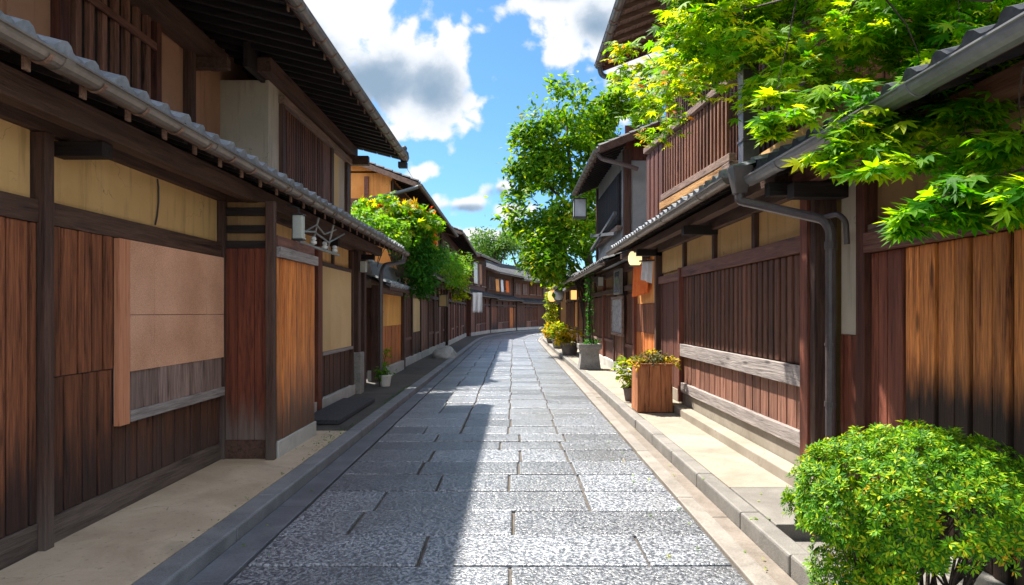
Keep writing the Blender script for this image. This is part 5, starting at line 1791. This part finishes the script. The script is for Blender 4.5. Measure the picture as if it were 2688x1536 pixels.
sprays([s_ for s_ in sp if s_[0] >= 2180], 'crown', 'leaf_deep', .092)
sp2 = []
for i in range(26):
    px = R_.uniform(1600, 1840)
    lim = 330 - (px - 1600) * .72
    py = R_.uniform(lim - 190, lim - 25)
    sp2.append((px, py, R_.uniform(6.0, 7.6), .34, 26))
for (px, py) in ((1545, 130), (1560, 165), (1585, 120), (1600, 200), (1620, 250), (1640, 300), (1632, 325), (1665, 262), (1700, 215), (1660, 200), (1620, 160), (1650, 240)):
    sp2.append((px, py, R_.uniform(7.2, 8.0), .26, 22))
sprays(sp2, 'autumn_crown', 'leaf_autumn', .082)
sp3 = []
for i in range(58):
    px = R_.uniform(1640, 1960)
    sp3.append((px, R_.uniform(-100, min(190, 300 - (px - 1600) * .62)), R_.uniform(5.6, 7.4), .32, 30))
sprays(sp3, 'crown', 'leaf_maple', .078)
TWIGS.build('twig', 'bark_dark', Mp)

# ------------------------------------------------------------------ clipped bush by the golden boards
bx_, by_, bz_ = 2.03, 3.44, .625
Bu = thing('round_bush', 'clipped round azalea bush with bright green leaves on a tangle of dark stems', 'bush', (bx_, by_, .01))
mb = MB()
for k in range(26):
    a = random.uniform(0, 6.28)
    r = random.uniform(.10, .45)
    p0 = Vector((bx_ + random.uniform(-.12, .12), by_ + random.uniform(-.1, .1), .0))
    p2 = Vector((bx_ + r * math.cos(a), by_ + r * math.sin(a), .70 - r * .3))
    mid = (p0 + p2) / 2 + Vector((random.uniform(-.08, .08), random.uniform(-.08, .08), -.05))
    mb.tube([p0, mid, p2], [.014, .010, .004], 5)
    for q in range(3):
        e = p2 + Vector((random.uniform(-.12, .12), random.uniform(-.12, .12), random.uniform(.0, .12)))
        mb.tube([mid, (mid + e) / 2 + Vector((0, 0, -.02)), e], [.006, .004, .002], 4)
mb.build('stem', 'bark_dark', Bu)


def rosettes(n, cfun, size, per=7):
    P, NR, TP, S = [], [], [], []
    for _ in range(n):
        c, nm = cfun()
        nm = (Vector(nm) + Vector((random.gauss(0, .25), random.gauss(0, .25), random.gauss(0, .25)))).normalized()
        a = nm.orthogonal().normalized()
        b_ = nm.cross(a)
        a0 = random.uniform(0, 6.28)
        for k in range(per):
            th = a0 + 6.283 * k / per + random.uniform(-.2, .2)
            d = a * math.cos(th) + b_ * math.sin(th)
            el = random.uniform(.25, .75)
            tip = (d + nm * el).normalized()
            n_ = (nm - d * el * .8).normalized()
            P.append(tuple(Vector(c) + d * .004))
            NR.append(tuple(n_))
            TP.append(tuple(tip))
            S.append(size * random.uniform(.7, 1.25))
    return np.array(P), np.array(NR), np.array(TP), np.array(S)


def dome():
    while True:
        d = Vector((random.gauss(0, 1), random.gauss(0, 1), random.gauss(0, 1))).normalized()
        if (d.z < -.55 and random.random() < .8) or (d.z < -.22 and d.x > -.25 and random.random() < .9):
            continue
        lump = 1 + .11 * mnoise.noise(d * 3.1 + Vector((5, 2, 1))) + .08 * mnoise.noise(d * 7.0) + .09 * mnoise.noise(d * 13)
        if mnoise.noise(d * 6.0 + Vector((9, 0, 4))) < -.26:
            continue
        depth = 1 - abs(random.gauss(0, .045)) - (.12 * random.random() if random.random() < .25 else 0)
        k = lump * depth
        p = Vector((bx_ + d.x * .60 * k, by_ + d.y * .54 * k, bz_ + d.z * (.38 if d.z > 0 else .25) * k))
        return p, (d.x, d.y, d.z * 1.1 + .5)


def skirt():
    a = random.uniform(2.5, 4.35)
    r = random.uniform(.15, .52)
    z = random.uniform(.06, .42)
    p = Vector((bx_ - .06 + r * math.cos(a) * .9, by_ + r * math.sin(a) * .8, z))
    return p, (math.cos(a), math.sin(a), .7)


P, NR, TP, S = rosettes(4000, dome, .032, 7)
SLIM_V = [(0, 0, 0), (.55, .17, .04), (1.0, 0, -.05), (.55, -.17, .04), (.5, 0, -.01)]
scatter('crown', 'leaf_bush', SLIM_V, LEAF_F, P, frames(NR, tip=TP), S, Bu)
P, NR, TP, S = rosettes(1000, skirt, .032, 7)
scatter('lower_foliage', 'leaf_bush', SLIM_V, LEAF_F, P, frames(NR, tip=TP), S, Bu)

# thin overhead wire from the long roof across to the far side of the lane
mb = MB()
a, b_ = Vector((-2.9, 12.4, 5.36)), Vector((-5.2, 46.8, 6.55))
mb.tube([tuple(a + (b_ - a) * t + Vector((0, 0, .9 * 4 * t * (1 - t)))) for t in [i / 16 for i in range(17)]], .007, 6)
tag(mb.build('overhead_wire', 'iron', None, base=(-2.2, 20, 5)), 'thin dark overhead wire running from the long tiled roof into the distance', 'wire', kind='thing')

P, NR, TP, S = [], [], [], []
for _ in range(900):
    yy = random.choice([random.gauss(8.2, .5), random.gauss(12.6, .9), random.uniform(4, 20)])
    P.append((-2.125 - abs(random.gauss(0, .035)) * (4 if 7.5 < yy < 9 else 1), yy, .097))
    NR.append((random.gauss(0, .5), random.gauss(0, .5), 1))
    TP.append((random.gauss(0, 1), random.gauss(0, 1), .6))
    S.append(random.uniform(.010, .028))
o = scatter('moss', 'leaf_dark', LEAF_V, LEAF_F, np.array(P), frames(np.array(NR), tip=np.array(TP)), np.array(S))
tag(o, 'low green moss and weeds along the joint behind the kerb', None, kind='stuff')
P, NR, TP, S = [], [], [], []
for _ in range(70):
    P.append((random.choice([1.62, 1.50, 1.95, 1.2, -1.82]) + random.gauss(0, .10), abs(random.gauss(0, 4)) + 3.2, .012))
    NR.append((random.gauss(0, .25), random.gauss(0, .25), 1))
    TP.append((random.gauss(0, 1), random.gauss(0, 1), .0))
    S.append(random.uniform(.014, .032))
for i, p in enumerate(P):
    if p[0] > 1.69:
        P[i] = (p[0], max(p[1], 4.9), .127)
o = scatter('fallen_leaves', 'leaf_autumn', MAPLE_V, MAPLE_F, np.array(P), frames(np.array(NR), tip=np.array(TP)), np.array(S))
tag(o, 'scattered small fallen leaves along the stone drain and kerb', None, kind='stuff')
